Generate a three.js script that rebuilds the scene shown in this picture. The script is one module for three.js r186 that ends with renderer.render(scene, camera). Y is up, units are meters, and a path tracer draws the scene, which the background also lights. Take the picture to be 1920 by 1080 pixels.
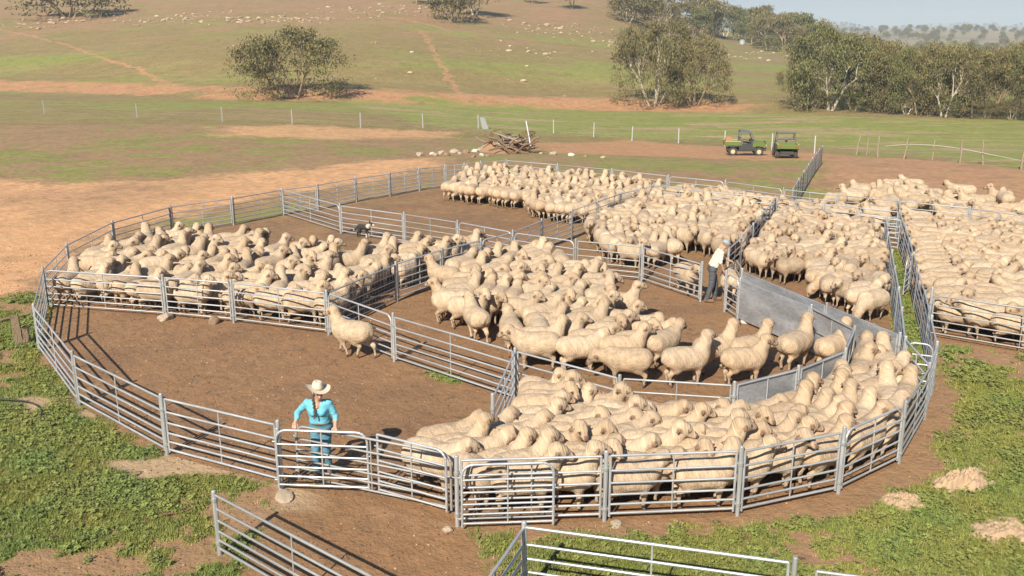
import * as THREE from 'three';
import { mergeGeometries } from 'three/addons/utils/BufferGeometryUtils.js';

// ---------------------------------------------------------------- camera, sky, sun, exposure
const scene = new THREE.Scene();
const camera = new THREE.PerspectiveCamera(34.48, 1920 / 1080, 0.1, 9000);
camera.position.set(0, 7, 0);
camera.rotation.set(-THREE.MathUtils.degToRad(14.96), 0, 0);
const SKY_GAIN = 0.42;
{
  const w = 512, h = 256, data = new Float32Array(w * h * 4);
  for (let j = 0; j < h; j++) for (let i = 0; i < w; i++) {
    const el = ((j + 0.5) / h - 0.5) * Math.PI;               // row 0 is the nadir
    const t = Math.pow(Math.max(0, Math.sin(el)), 0.4);
    const a = [0.70, 0.80, 0.845], b = [0.09, 0.20, 0.46], k = (j * w + i) * 4;
    for (let c = 0; c < 3; c++) data[k + c] = el < 0 ? [0.42, 0.36, 0.28][c] * SKY_GAIN : (a[c] + (b[c] - a[c]) * t) * SKY_GAIN * 1.1;
    data[k + 3] = 1;
  }
  const sky = new THREE.DataTexture(data, w, h, THREE.RGBAFormat, THREE.FloatType);
  sky.mapping = THREE.EquirectangularReflectionMapping;
  sky.magFilter = sky.minFilter = THREE.LinearFilter;
  sky.needsUpdate = true;
  scene.background = sky;
  scene.environment = sky;
}
const sun = new THREE.DirectionalLight(new THREE.Color(1, 0.915, 0.76), 5);
sun.position.set(-31.2, 60.2, 73.5 - 25);
sun.target.position.set(0, 0, -25);
sun.castShadow = true;
sun.shadow.mapSize.set(4096, 4096);
Object.assign(sun.shadow.camera, { left: -60, right: 60, top: 60, bottom: -60, near: 1, far: 300 });
scene.add(sun, sun.target);
const renderer = new THREE.WebGLRenderer({ antialias: true });
renderer.toneMapping = THREE.LinearToneMapping;
renderer.toneMappingExposure = 1.85;
renderer.shadowMap.enabled = true;
scene.fog = new THREE.FogExp2(0xc9d6de, 0.00038);

// ---------------------------------------------------------------- surveyed positions, metres: [x, distance in front of the camera mast]
const NODE = {P1:[-0.81,12.45],P2:[1.39,12.6],P3:[3.43,12.77],P4:[5.21,13.48],P5:[6.62,14.57],P6:[7.87,16.49],P7:[8.57,17.77],A:[-3.74,13.75],B:[-6.02,14.91],C:[-8.59,17.18],D:[-11.01,20.51],E:[-12.54,24.1],Fp:[-13.32,27.14],G:[-13.44,30.7],Hh:[-12.58,33.73],I:[-10.87,35.66],J:[-9.44,37.81],K:[-8.24,38.98],L:[-6.95,41.04],M:[-5.64,42.59],N:[-4.45,44.26],O:[-3.27,45.24],Q:[-2.37,45.85],R1:[-1.58,46.69],R2:[-0.3,47.34],R3:[2.23,45.65],R4:[4.72,43.88],R5:[7.04,41.71],R6:[9.24,40.06],R7:[11.17,37.95],X1:[12.91,36.44],X2:[14.73,35.03],X3:[16.74,33.5],X4:[18.02,31.89],T1:[1.02,31.09],T2:[2.15,32.95],T3:[3.24,34.91],T4:[4.35,36.84],T5:[5.22,37.81],T6:[5.97,38.98],Y1:[7.89,37.25],Y2:[10.26,35.79],Y3:[11.69,34.43],Y4:[13.86,32.73],U:[0.03,29.07],V1:[-6.39,34.08],V2:[-3.82,32.31],V3:[-1.83,30.8],Z1:[-0.96,27.83],Z2:[-2.05,26.47],Z3:[-3.18,24.72],Z4:[-4.5,21.74],G1:[-9.05,23.28],G2:[-7.12,22.73],W1:[1.95,27.75],W2:[3.87,26.91],W3:[5.21,24.72],K0:[-2.65,19.78],K1:[0.06,17.37],K2:[1.96,15.83],K3:[3.96,15.48],K4:[-0.33,14.89],S0:[6.11,23.92],S1:[7.27,20.6],S2:[8.06,18.37],F0:[5.66,23.74],F1:[5.82,22.94],F2:[6.87,20.47],F3:[7.28,18.82],F4:[6.58,17.37],F5:[5.36,16.32],H0:[6.38,26.69],H1:[7.15,28.32],H2:[8.0,30.33],H3:[8.87,32.41],H4:[9.66,34.31],L0:[8.07,18.12],L1:[8.86,20.25],L2:[9.52,22.04],L3:[10.29,24.22],L4:[11.01,26.26],L5:[11.89,28.73],L6:[12.84,31.39],r1:[9.25,19.61],r2:[10.03,21.74],r3:[10.79,23.92],r4:[11.5,25.91],r5:[12.21,27.91],r6:[12.82,29.69],r7:[13.29,31.09],RG0:[10.12,21.59],RG1:[11.76,20.38],N0:[0.15,10.53],N1:[3.32,9.69],N2:[4.4,9.29],BB0:[11.6,38.09],BB1:[18.58,55.84],M0:[-4.11,11.65],M1:[-1.53,9.53]};
const ZONE = {dustLeft:[[-31.13,46.46],[-26.75,48.32],[-22.54,46.46],[-17.56,48.33],[-11.98,52.05],[-8.55,57.3],[-4.45,59.67],[-3.87,53.9],[-8.05,46.46],[-10.99,43.13],[-12.39,40.23],[-14.06,37.08],[-14.99,33.88],[-14.67,29.57],[-14.09,26.81],[-14.09,25.72],[-14.34,25.04],[-16.01,22.99]],trackMid:[[-24.81,77.89],[-18.85,82.92],[-12.3,83.18],[-4.38,85.56],[-5.84,78.76],[-13.12,71.88],[-22.06,71.69]],trackUtv:[[1.78,78.08],[10.78,85.85],[17.08,78.64],[21.85,70.69],[23.25,66.53],[20.59,59.82],[15.1,59.82],[8.83,64.21],[1.91,66.56]],penBack:[[21.78,64.98],[26.13,61.57],[29.04,52.58],[32.49,49.45],[23.27,34.89],[20.76,37.08],[17.3,40.23],[15.01,44.74]],field:[[-20.76,114.91],[2.76,121.97],[32.95,118.73],[57.06,104.67],[72.61,95.22],[38.19,49.45],[29.54,53.51],[28.2,66.53],[26.97,78.64],[16.75,86.33],[2.01,88.45],[-8.18,90.01]],frontPath:[[-3.88,13.85],[-2.23,13.57],[-0.9,12.87],[-0.64,12.47],[-0.42,11.94],[-0.26,11.38],[0.0,10.38],[0.0,8.78],[-3.19,8.78],[-3.78,10.99],[-3.82,12.47],[-3.66,13.13]]};
const PATHS = [[[-108.48,204.1],[-94.94,190.19],[-80.52,174.47],[-67.63,157.44],[-57.17,145.93],[-43.21,124.92]],[[-17.53,186.23],[-13.96,165.14],[-11.94,150.67],[-9.52,139.27],[-7.2,127.93],[-6.26,120.61]],[[-38.49,218.33],[-26.04,205.16],[-17.31,195.69],[-11.36,186.4]],[[7.13,126.3],[-4.19,124.01],[-12.67,125.06],[-19.0,125.08]]];
const PICKETS = [[-46.05,92.69],[-34.89,87.51],[-25.88,83.95],[-19.58,83.65],[-13.56,83.98],[-8.28,87.16],[-3.23,90.09],[3.97,89.46],[7.63,87.43],[10.89,84.83],[14.71,82.53],[18.09,79.34],[20.63,74.05],[22.13,68.15]];
const RPOSTS = [[24.66,66.53],[24.76,64.98],[24.95,63.54],[25.77,60.96],[27.05,59.82],[27.44,56.9],[28.34,56.06],[28.88,52.58]];
const TREES = [[-27.0,117.0,9.0,13.5,'bush'],[18.9,125.9,11.5,10.0,'tall'],[24.4,125.4,9.8,8.5,'tall'],[41.0,121.7,11.3,12.4,'white'],[37.1,122.6,6.4,5.5,'bush'],[45.6,121.6,9.5,8.3,'gum'],[48.5,118.7,8.3,7.4,'gum'],[49.8,115.3,8.9,7.2,'gum'],[51.7,112.8,9.4,7.7,'white'],[54.4,111.3,8.4,6.9,'gum'],[56.5,110.5,8.6,6.9,'gum'],[58.4,109.0,8.8,6.8,'gum'],[60.1,107.5,8.9,6.7,'gum'],[61.7,106.1,9.5,7.2,'gum'],[48.1,136.4,10.0,9.2,'gum'],[54.4,138.5,9.4,8.6,'bush'],[59.5,134.2,8.8,9.1,'gum'],[64.3,130.1,8.7,9.6,'gum'],[67.1,126.1,9.3,8.6,'gum'],[65.3,138.4,8.9,8.6,'gum'],[60.7,145.5,8.2,9.0,'gum'],[57.8,109.0,2.7,3.4,'bush'],[55.5,110.5,2.3,3.8,'bush'],[43.9,121.2,3.3,4.8,'bush'],[46.7,119.6,3.1,5.1,'bush'],[49.0,117.0,3.6,5.0,'bush'],[50.7,114.5,3.2,3.9,'bush'],[52.9,112.0,3.0,4.4,'bush'],[39.2,121.7,2.8,4.1,'bush'],[61.0,107.5,2.8,4.3,'bush'],[49.6,132.9,9.8,9.8,'gum'],[42.3,130.3,7.1,7.4,'gum'],[64.0,124.2,8.6,9.1,'gum'],[57.8,126.2,8.6,8.6,'gum'],[59.8,124.2,8.6,8.4,'gum'],[-101.9,222.5,8.8,23.3,'bush'],[-12.4,204.5,7.9,12.4,'bush'],[-8.5,221.0,10.7,13.4,'gum'],[-23.3,235.1,8.8,10.3,'gum'],[5.8,262.6,6.6,7.2,'gum'],[15.6,252.2,9.2,9.7,'gum'],[29.2,242.2,8.3,12.0,'bush'],[53.0,317.6,11.6,15.8,'gum'],[49.1,327.7,12.6,14.4,'gum'],[59.4,301.9,11.4,12.5,'gum'],[51.5,281.5,4.7,9.4,'bush'],[65.8,308.2,12.0,12.0,'gum'],[75.7,326.2,11.6,10.9,'gum'],[75.8,302.8,11.8,11.8,'gum'],[73.9,276.5,10.5,10.8,'bush'],[76.5,269.2,10.5,10.5,'gum'],[83.9,279.0,11.8,10.9,'gum'],[94.9,298.8,11.0,11.7,'bush'],[95.9,375.6,12.9,12.5,'gum'],[96.4,336.9,10.9,11.2,'gum'],[71.3,263.8,5.0,5.1,'bush'],[33.2,245.1,7.6,9.5,'gum'],[40.1,258.5,7.2,10.0,'bush'],[50.1,287.5,8.3,10.5,'gum'],[51.9,275.2,7.9,9.8,'gum'],[65.6,320.1,9.9,11.4,'bush'],[74.2,334.7,9.7,12.3,'gum'],[80.7,337.9,10.1,11.3,'gum'],[78.6,317.8,8.8,10.6,'bush'],[76.9,294.0,8.7,9.8,'gum'],[75.7,274.6,8.7,9.5,'gum'],[79.8,272.9,8.7,9.4,'bush'],[87.8,283.9,8.9,10.1,'gum'],[90.8,443.6,12.8,14.7,'gum'],[92.4,346.7,10.4,11.6,'gum'],[89.0,313.8,9.4,10.5,'bush'],[95.9,319.1,9.6,10.7,'gum'],[97.6,299.1,9.0,10.7,'gum'],[109.7,319.9,9.3,11.4,'bush'],[27.9,253.0,7.0,8.4,'gum'],[103.1,399.5,12.9,13.3,'gum'],[88.4,318.2,10.3,10.6,'bush'],[39.6,242.3,3.5,5.4,'gum'],[32.3,228.8,2.8,4.6,'gum']];
const MISC = {stump:[-11.56,20.82],stick:[-12.97,22.99],stoneA:[-9.01,23.13],stoneB:[-7.64,22.84],utvA:[16.42,65.74],utvB:[18.32,61.57],pile:[-0.94,65.4],woman:[-3.21,14.08],man:[5.53,24.71],dog:[-5.42,33.78],deadstick:[-5.33,12.68],hose:[-9.59,16.91],woolA:[7.42,13.76],woolB:[6.12,13.18],woolC:[7.21,12.24],tank:[71.48,300.5],bottle:[6.03,22.71],hollow:[10.07,19.35],loner:[-3.64,20.14]};

// ---------------------------------------------------------------- helpers
function rng(seed) { let a = seed >>> 0; return () => { a = (a + 0x6D2B79F5) | 0; let t = Math.imul(a ^ (a >>> 15), 1 | a); t = (t + Math.imul(t ^ (t >>> 7), 61 | t)) ^ t; return ((t ^ (t >>> 14)) >>> 0) / 4294967296; }; }
const sm = t => { t = t < 0 ? 0 : t > 1 ? 1 : t; return t * t * (3 - 2 * t); };
const mix = (a, b, t) => a + (b - a) * t;
const mix3 = (a, b, t) => [a[0] + (b[0] - a[0]) * t, a[1] + (b[1] - a[1]) * t, a[2] + (b[2] - a[2]) * t];
function hash(i, j, s) { let h = (Math.imul(i, 374761393) + Math.imul(j, 668265263) + Math.imul(s, 974711)) | 0; h = Math.imul(h ^ (h >>> 13), 1274126177); return ((h ^ (h >>> 16)) >>> 0) / 4294967296; }
function vn(x, y, s) {
  const i = Math.floor(x), j = Math.floor(y), u = sm(x - i), v = sm(y - j);
  return mix(mix(hash(i, j, s), hash(i + 1, j, s), u), mix(hash(i, j + 1, s), hash(i + 1, j + 1, s), u), v);
}
function fbm(x, y, o, s) { let a = 0.5, r = 0, n = 0; for (let k = 0; k < o; k++) { r += a * vn(x, y, s + k); n += a; x = x * 2.03 + 17.1; y = y * 2.03 + 9.7; a *= 0.5; } return r / n; }
function segDist(x, y, a, b) { const dx = b[0] - a[0], dy = b[1] - a[1], t = Math.max(0, Math.min(1, ((x - a[0]) * dx + (y - a[1]) * dy) / (dx * dx + dy * dy || 1e-9))); return Math.hypot(x - a[0] - dx * t, y - a[1] - dy * t); }
function boxOf(p) { let b = [1e9, 1e9, -1e9, -1e9]; for (const q of p) b = [Math.min(b[0], q[0]), Math.min(b[1], q[1]), Math.max(b[2], q[0]), Math.max(b[3], q[1])]; return b; }
function sdPoly(x, y, p) {
  if (!p.box) p.box = boxOf(p);
  const bx = p.box, ox = Math.max(bx[0] - x, x - bx[2]), oy = Math.max(bx[1] - y, y - bx[3]);
  if (ox > 4 || oy > 4) return Math.max(ox, oy);
  let d = 1e9, inside = false;
  for (let i = 0, j = p.length - 1; i < p.length; j = i++) {
    const a = p[i], b = p[j];
    d = Math.min(d, segDist(x, y, a, b));
    if ((a[1] > y) !== (b[1] > y) && x < (b[0] - a[0]) * (y - a[1]) / (b[1] - a[1]) + a[0]) inside = !inside;
  }
  return inside ? -d : d;
}
// the same distance read from a stored grid, for the many lookups that paint the soil
function sdg(x, d, p) {
  if (!p.grid) {
    const b = p.box ?? (p.box = boxOf(p)), st = Math.max(0.2, Math.max(b[2] - b[0], b[3] - b[1]) / 320), nx = Math.ceil((b[2] - b[0] + 8) / st) + 2, nd = Math.ceil((b[3] - b[1] + 8) / st) + 2, v = new Float32Array(nx * nd);
    for (let j = 0; j < nd; j++) for (let i = 0; i < nx; i++) v[j * nx + i] = sdPoly(b[0] - 4 + i * st, b[1] - 4 + j * st, p);
    p.grid = { v, nx, st };
  }
  const b = p.box, ox = Math.max(b[0] - x, x - b[2]), oy = Math.max(b[1] - d, d - b[3]); if (ox > 3.9 || oy > 3.9) return Math.max(ox, oy);
  const { v, nx, st } = p.grid, u = (x - b[0] + 4) / st, w = (d - b[1] + 4) / st, i = u | 0, j = w | 0, f = u - i, g = w - j, k = j * nx + i;
  return (v[k] * (1 - f) + v[k + 1] * f) * (1 - g) + (v[k + nx] * (1 - f) + v[k + nx + 1] * f) * g;
}
const nodes = s => s.split(' ').map(k => NODE[k]);
const taken = {};
function numbered(n) { const k = taken[n] = (taken[n] ?? -1) + 1; return k ? `${n}_${String(k).padStart(3, '0')}` : n; }
function tag(o, label, category, group) { o.userData.label = label; o.userData.category = category; if (group) o.userData.group = group; return o; }
function thing(name, label, category, pos = [0, 0, 0], turn = 0, group) {
  const o = new THREE.Group(); o.name = numbered(name); o.position.set(...pos); o.rotation.y = turn; scene.add(o);
  return tag(o, label, category, group);
}
function part(name, geo, mat, parent) { const m = new THREE.Mesh(geo, mat); m.name = name; m.castShadow = m.receiveShadow = true; parent.add(m); return m; }
function one(name, geo, mat, label, category, pos = [0, 0, 0], turn = 0, group) { const m = part(numbered(name), geo, mat, scene); m.position.set(...pos); m.rotation.y = turn; return tag(m, label, category, group); }
function std(r, g, b, rough = 0.9, metal = 0, extra = {}) { const m = new THREE.MeshStandardMaterial({ roughness: rough, metalness: metal, ...extra }); m.color.setRGB(r, g, b); return m; }
const geoCache = {};
const cached = (k, f) => geoCache[k] ?? (geoCache[k] = f());
const V = (x, y, z) => new THREE.Vector3(x, y, z);
function bar(parent, name, a, b, r, mat, seg = 10) {                // a straight round bar between two points
  const g = cached('cyl' + seg, () => new THREE.CylinderGeometry(1, 1, 1, seg));
  const m = part(name, g, mat, parent), d = b.clone().sub(a), L = d.length();
  m.scale.set(r, L, r); m.position.copy(a).addScaledVector(d, 0.5); m.quaternion.setFromUnitVectors(V(0, 1, 0), d.divideScalar(L));
  return m;
}
function noiseTex(size, f, rep = 1, srgb = false) {
  const data = new Uint8Array(size * size * 4);
  for (let j = 0; j < size; j++) for (let i = 0; i < size; i++) { const c = f(i / size, j / size), k = (j * size + i) * 4; data[k] = c[0] * 255; data[k + 1] = c[1] * 255; data[k + 2] = c[2] * 255; data[k + 3] = 255; }
  const t = new THREE.DataTexture(data, size, size); t.wrapS = t.wrapT = THREE.RepeatWrapping; t.magFilter = THREE.LinearFilter; t.minFilter = THREE.LinearMipmapLinearFilter; t.generateMipmaps = true;
  t.repeat.set(rep, rep); if (srgb) t.colorSpace = THREE.SRGBColorSpace; t.needsUpdate = true; return t;
}
// noise that tiles over the unit square
function tn(u, v, n, s) { const x = u * n, y = v * n, i = Math.floor(x), j = Math.floor(y), a = sm(x - i), b = sm(y - j), w = k => ((k % n) + n) % n; return mix(mix(hash(w(i), w(j), s), hash(w(i + 1), w(j), s), a), mix(hash(w(i), w(j + 1), s), hash(w(i + 1), w(j + 1), s), a), b); }

// ---------------------------------------------------------------- the lie of the land
const FOOT = [[-0.6, 140], [-0.42, 128], [-0.3, 116], [-0.1, 116], [0.1, 124], [0.3, 120], [0.6, 112]];
function footOfHill(az) {
  if (az <= FOOT[0][0]) return FOOT[0][1];
  for (let i = 1; i < FOOT.length; i++) if (az <= FOOT[i][0]) return mix(FOOT[i - 1][1], FOOT[i][1], (az - FOOT[i - 1][0]) / (FOOT[i][0] - FOOT[i - 1][0]));
  return FOOT[FOOT.length - 1][1];
}
function hgt(x, d) {
  let y = -1.9 * sm((d - 47) / 40) * sm((x + 30) / 45);
  if (d > 60) {
    const az = x / d, u = d - footOfHill(az);
    let s = mix(0.125, 0.035, sm((az - 0.06) / 0.2)); s = mix(s, 0.004, sm((az - 0.27) / 0.12));
    if (u > 0) {
      y += 1.1 * sm(u / 6) * (1 - sm((az - 0.25) / 0.15));
      let w = Math.max(0, u - 4); w = w < 190 ? w : 190 + 140 * (1 - Math.exp(-(w - 190) / 140));
      y += s * w * sm(w / 25);
    }
  }
  return y;
}
const at = (x, d, up = 0) => [x, hgt(x, d) + up, -d];
const YARD = nodes('P1 P2 P3 P4 P5 P6 P7 r1 r2 RG0 RG1').concat([[14.5, 18.4], [24, 28]], nodes('X4 X3 X2 X1 R7 R6 R5 R4 R3 R2 R1 Q O N M L K J I Hh G Fp E D C B A'));
const RACE = nodes('L0 L1 L2 L3 L4 L5 L6 r7 r6 r5 r4 r3 r2 r1 P7');
const RGRASS = [[8.5, 17.6], [9.6, 20.3], [10.2, 21.4], [14.5, 18.2], [14, 8], [9, 8]];
// ground albedo and how much living grass grows there; every tone belongs to soil, dust, dung or plants
const C_DIRT = [0.205, 0.110, 0.050], C_DUST = [0.47, 0.258, 0.126], C_GRASS = [0.118, 0.130, 0.028], C_DRY = [0.225, 0.168, 0.072], C_FIELD = [0.166, 0.188, 0.030], C_OLIVE = [0.182, 0.134, 0.044], C_RED = [0.36, 0.182, 0.086], C_SOIL = [0.250, 0.143, 0.076];
function ground(x, d) {
  const n1 = fbm(x * 0.11, d * 0.11, 3, 11), n2 = fbm(x * 0.7, d * 0.7, 3, 31), n3 = fbm(x * 4.1, d * 4.1, 2, 51), n4 = vn(x * 21, d * 21, 71);
  let c, g = 0;
  const wob = (n2 - 0.5) * 2 + (n3 - 0.5) * 0.8;
  if (d > 80) {
    const az = x / d, u = d - footOfHill(az) + wob * 1.5;
    const streak = fbm(x * 0.022, d * 0.075, 4, 91) * 0.72 + fbm(x * 0.16, d * 0.3, 3, 93) * 0.28, st2 = fbm(x * 0.1, d * 0.4, 3, 92);
    c = mix3(C_OLIVE, C_FIELD, sm((streak - 0.49) * 6) * 0.85);
    c = mix3(c, C_DRY, sm((st2 - 0.55) * 6) * 0.5);
    const high = sm((hgt(x, d) - 7.5 - (n1 - 0.5) * 14) / 5) * (1 - sm((az - 0.2) / 0.1));
    c = mix3(c, [0.25, 0.14, 0.073], high * (0.45 + 0.55 * sm((st2 - 0.4) * 5)));
    if (u > -4 && u < 11) c = mix3(c, C_RED, sm((u + 3.5) / 3) * sm((10 - u) / 5) * (1 - sm((az - 0.22) / 0.08)) * sm((fbm(x * 0.09, d * 0.2, 3, 95) - 0.26) * 7));
    for (const p of PATHS) { let q = 1e9; for (let i = 1; i < p.length; i++) q = Math.min(q, segDist(x + (n2 - 0.5) * 2.2, d, p[i - 1], p[i])); if (q < 1.2) c = mix3(c, C_RED, sm((0.55 - q + (n3 - 0.5) * 0.5) / 0.4) * 0.8); }
  } else {
    const gm = sm((n1 - 0.44 + (n2 - 0.5) * 0.9 + (fbm(x * 0.35, d * 0.8, 3, 39) - 0.5) * 0.7) * 4);
    c = mix3(mix3(C_SOIL, C_OLIVE, 0.3), mix3(C_OLIVE, C_FIELD, 0.6), gm); g = gm * 0.35;
  }
  if (d > 44 && d < 130) { const w = sm((1.5 - sdg(x, d, ZONE.field) + wob * 3) / 3); if (w > 0) { c = mix3(c, mix3(C_FIELD, [0.29, 0.205, 0.105], sm((fbm(x * 0.09, d * 0.3, 3, 97) - 0.58) * 9) * 0.7 + sm((fbm(x * 0.14, d * 0.85, 3, 98) - 0.60) * 12) * 0.6), w); g = Math.max(g, w * 0.3); } }
  const lay = (poly, col, soft, amp, k = 1) => { const s = sdg(x, d, poly) - wob * amp; if (s < soft) { const w = sm((soft - s) / (2 * soft)) * k; c = mix3(c, col, w); g *= 1 - w; } };
  if (d > 50 && d < 95) { lay(ZONE.trackMid, C_DUST, 1.5, 1.6, 0.85); lay(ZONE.trackUtv, C_RED, 1.2, 1.2, 0.9); }
  if (d < 64) {
    lay(ZONE.dustLeft, mix3(C_DUST, C_SOIL, sm((n1 - 0.42) * 3) * 0.6), 1.2, 1.3);
    lay(ZONE.penBack, [0.31, 0.168, 0.085], 1, 0.8);
    if (d < 29 && x < -4 && sdg(x, d, ZONE.dustLeft) > -0.3) {      // turf round the near left corner
      const w = sm((0.5 - sdg(x, d, LTURF) + wob * 0.55) / 0.7) * sm((n2 - 0.30 + (n3 - 0.5) * 0.6) * 9); c = mix3(mix3(c, C_SOIL, 0.5), C_GRASS, w); g = Math.max(g * 0.3, w);
    } else if (d < 29 && x > -1.5) {
      const w = sm((n2 - 0.335 + (n3 - 0.5) * 0.6 + (n1 - 0.5) * 0.5) * 9); c = mix3(C_SOIL, C_GRASS, w); g = w;
    } else if (d < 16 && x > -5) { const w = sm((n2 - 0.3 + (n3 - 0.5) * 0.5) * 9); c = mix3(C_SOIL, C_GRASS, w); g = w; }
    if (d < 16) lay(ZONE.frontPath, C_DIRT, 0.25, 0.28);
    const sy = sdg(x, d, YARD);
    const rim = x > 0 && d < 22 ? 0.75 : 0.28;
    if (sy < rim + 1) { const w = sm((rim - sy + wob * 0.55) / 0.5) * (sy > 0.05 ? 0.95 : 1); c = mix3(c, sy > 0 ? mix3(C_SOIL, C_DIRT, 0.4) : C_DIRT, w); g *= 1 - w; }
    if (sy > 0 && sy < 1.6 && d < 18 && x < -2.6) { const w = sm((fbm(x * 0.6, d * 0.6, 2, 99) - 0.62) * 10) * sm((1.2 - sy) / 0.5) * sm((-2.7 - x) / 0.8); c = mix3(c, [0.31, 0.215, 0.127], w); g *= 1 - w; }   // straw and dung scraped out under the rails
    const sr = sdg(x, d, RACE); if (sr < 0.1) { const w = sm((0.05 - sr + wob * 0.12) / 0.12) * sm((n2 - 0.2) * 8); c = mix3(c, C_GRASS, w); g = Math.max(g, w); }
    if (sy < -0.2 && sr > 0) {                                        // trodden yard floor: dung, dust and a few weeds
      c = mix3(c, [0.140, 0.073, 0.038], sm((fbm(x * 0.5, d * 0.5, 3, 41) - 0.5) * 4) * 0.5);
      c = mix3(c, [0.09, 0.058, 0.03], sm((vn(x * 9, d * 9, 43) - 0.80) * 9) * 0.6);
      c = mix3(c, [0.29, 0.205, 0.13], sm((vn(x * 17, d * 17, 44) - 0.88) * 14) * 0.7);
      const k = nearLine(x, d, [NODE.K0, NODE.K1]); if (k < 0.3) { const w = sm((0.2 - k + wob * 0.15) / 0.15) * sm((n2 - 0.5) * 6) * 0.8; c = mix3(c, C_GRASS, w); g = Math.max(g, w * 0.7); }
    }
  }
  if (d > 26) { const m = fbm(x * 0.8, d * 0.9, 4, 57) - 0.5; c = mix3(c, m > 0 ? C_DRY : [0.12, 0.088, 0.042], Math.min(0.55, Math.abs(m) * 1.6) * (d > 80 ? 0.8 : 0.7)); }
  const far = sm((d - 26) / 20), v = (0.80 - 0.14 * far + (0.26 + 0.28 * far) * n3 + 0.16 * n4) * (0.94 + 0.12 * vn(x * 55, d * 55, 73));
  return [c[0] * v, c[1] * v, c[2] * v, g];
}
function nearLine(x, d, p) { let q = 1e9; for (let i = 1; i < p.length; i++) q = Math.min(q, segDist(x, d, p[i - 1], p[i])); return q; }
const LTURF = [[-15.3, 24.6], [-13.3, 25.2], [-12.2, 24], [-10.6, 20], [-8, 16.6], [-5.6, 14.4], [-3.3, 13.2], [-2.5, 9], [-6, 6], [-14, 6], [-18, 16], [-19, 22]];
function groundSheet(name, x0, x1, d0, d1, cell, tw, th, texRect, sink) {
  const nx = Math.round((x1 - x0) / cell), nd = Math.round((d1 - d0) / cell), pos = new Float32Array((nx + 1) * (nd + 1) * 3), uv = new Float32Array((nx + 1) * (nd + 1) * 2), idx = [];
  const [tx0, tx1, td0, td1] = texRect;
  for (let j = 0; j <= nd; j++) for (let i = 0; i <= nx; i++) {
    const x = mix(x0, x1, i / nx), d = mix(d0, d1, j / nd), k = j * (nx + 1) + i;
    let y = hgt(x, d) - sink(x, d);
    if (cell < 1) { const sy = sdg(x, d, YARD); if (sy > 0.15) y += (fbm(x * 0.9, d * 0.9, 2, 5) - 0.5) * 0.05 * sm((sy - 0.15) / 0.8); }
    pos.set([x, y, -d], k * 3); uv.set([(x - tx0) / (tx1 - tx0), (d - td0) / (td1 - td0)], k * 2);
    if (i < nx && j < nd) idx.push(k, k + 1, k + nx + 2, k, k + nx + 2, k + nx + 1);
  }
  const geo = new THREE.BufferGeometry(); geo.setAttribute('position', new THREE.BufferAttribute(pos, 3)); geo.setAttribute('uv', new THREE.BufferAttribute(uv, 2)); geo.setIndex(idx); geo.computeVertexNormals();
  const data = new Uint8Array(tw * th * 4), enc = v => { v = v <= 0 ? 0 : v >= 1 ? 1 : v; return 255 * (v < 0.0031308 ? 12.92 * v : 1.055 * Math.pow(v, 1 / 2.4) - 0.055); };
  for (let j = 0; j < th; j++) for (let i = 0; i < tw; i++) { const x = mix(tx0, tx1, (i + 0.5) / tw), d = mix(td0, td1, (j + 0.5) / th), k = (j * tw + i) * 4; if (sink(x, d) > 0.01 && sink(x - 1, d) > 0.01 && sink(x + 1, d) > 0.01 && sink(x, d + 1) > 0.01) continue; const c = ground(x, d); data[k] = enc(c[0]); data[k + 1] = enc(c[1]); data[k + 2] = enc(c[2]); data[k + 3] = 255; }
  const map = new THREE.DataTexture(data, tw, th); map.colorSpace = THREE.SRGBColorSpace; map.magFilter = THREE.LinearFilter; map.minFilter = THREE.LinearMipmapLinearFilter; map.generateMipmaps = true; map.needsUpdate = true;
  const bump = cached('groundBump', () => noiseTex(512, (u, v) => { const q = 0.45 * tn(u, v, 18, 3) + 0.3 * tn(u, v, 47, 4) + 0.25 * tn(u, v, 130, 5); return [q, q, q]; })).clone();
  bump.repeat.set((tx1 - tx0) / 3, (td1 - td0) / 3);
  const mat = new THREE.MeshStandardMaterial({ map, bumpMap: bump, bumpScale: 0.035, roughness: 0.97 });
  const m = part(name, geo, mat, scene); m.userData.kind = 'structure'; return m;
}
groundSheet('yard_ground', -17, 17, 4, 30, 0.2, 2048, 1600, [-17, 17, 4, 30], () => 0);
groundSheet('paddock_ground', -60, 60, 2, 94, 0.5, 2048, 1800, [-60, 60, 2, 94], (x, d) => x > -17.1 && x < 17.1 && d > 3.9 && d < 30.1 ? 0.03 : 0);
groundSheet('hillside', -420, 420, -80, 700, 4, 2048, 1600, [-190, 190, 84, 350], (x, d) => x > -59 && x < 59 && d > 1 && d < 93 ? 0.06 : 0);
console.log('ground done', performance.now() | 0);

// ---------------------------------------------------------------- galvanised steel yards
const galvTex = noiseTex(256, (u, v) => { const q = 0.72 + 0.16 * tn(u, v, 9, 1) + 0.12 * tn(u, v, 40, 2); return [q, q, q]; }, 1, true);
const galvRough = noiseTex(128, (u, v) => { const q = 0.55 + 0.4 * tn(u, v, 12, 7); return [q, q, q]; });
const STEEL = std(0.62, 0.64, 0.67, 0.6, 0.5, { map: galvTex, roughnessMap: galvRough });
const STEEL2 = std(0.54, 0.56, 0.58, 0.65, 0.45, { map: galvTex, roughnessMap: galvRough });
const STEEL3 = std(0.44, 0.44, 0.43, 0.7, 0.4, { map: galvTex, roughnessMap: galvRough });
const SHEET = std(0.52, 0.54, 0.56, 0.5, 0.4, { map: noiseTex(256, (u, v) => { const q = 0.62 + 0.2 * tn(u, v, 5, 21) + 0.1 * tn(u, v, 26, 22) + 0.08 * tn(u, v, 90, 23); return [q, q, q * 1.02]; }, 1, true), roughnessMap: galvRough });
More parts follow.
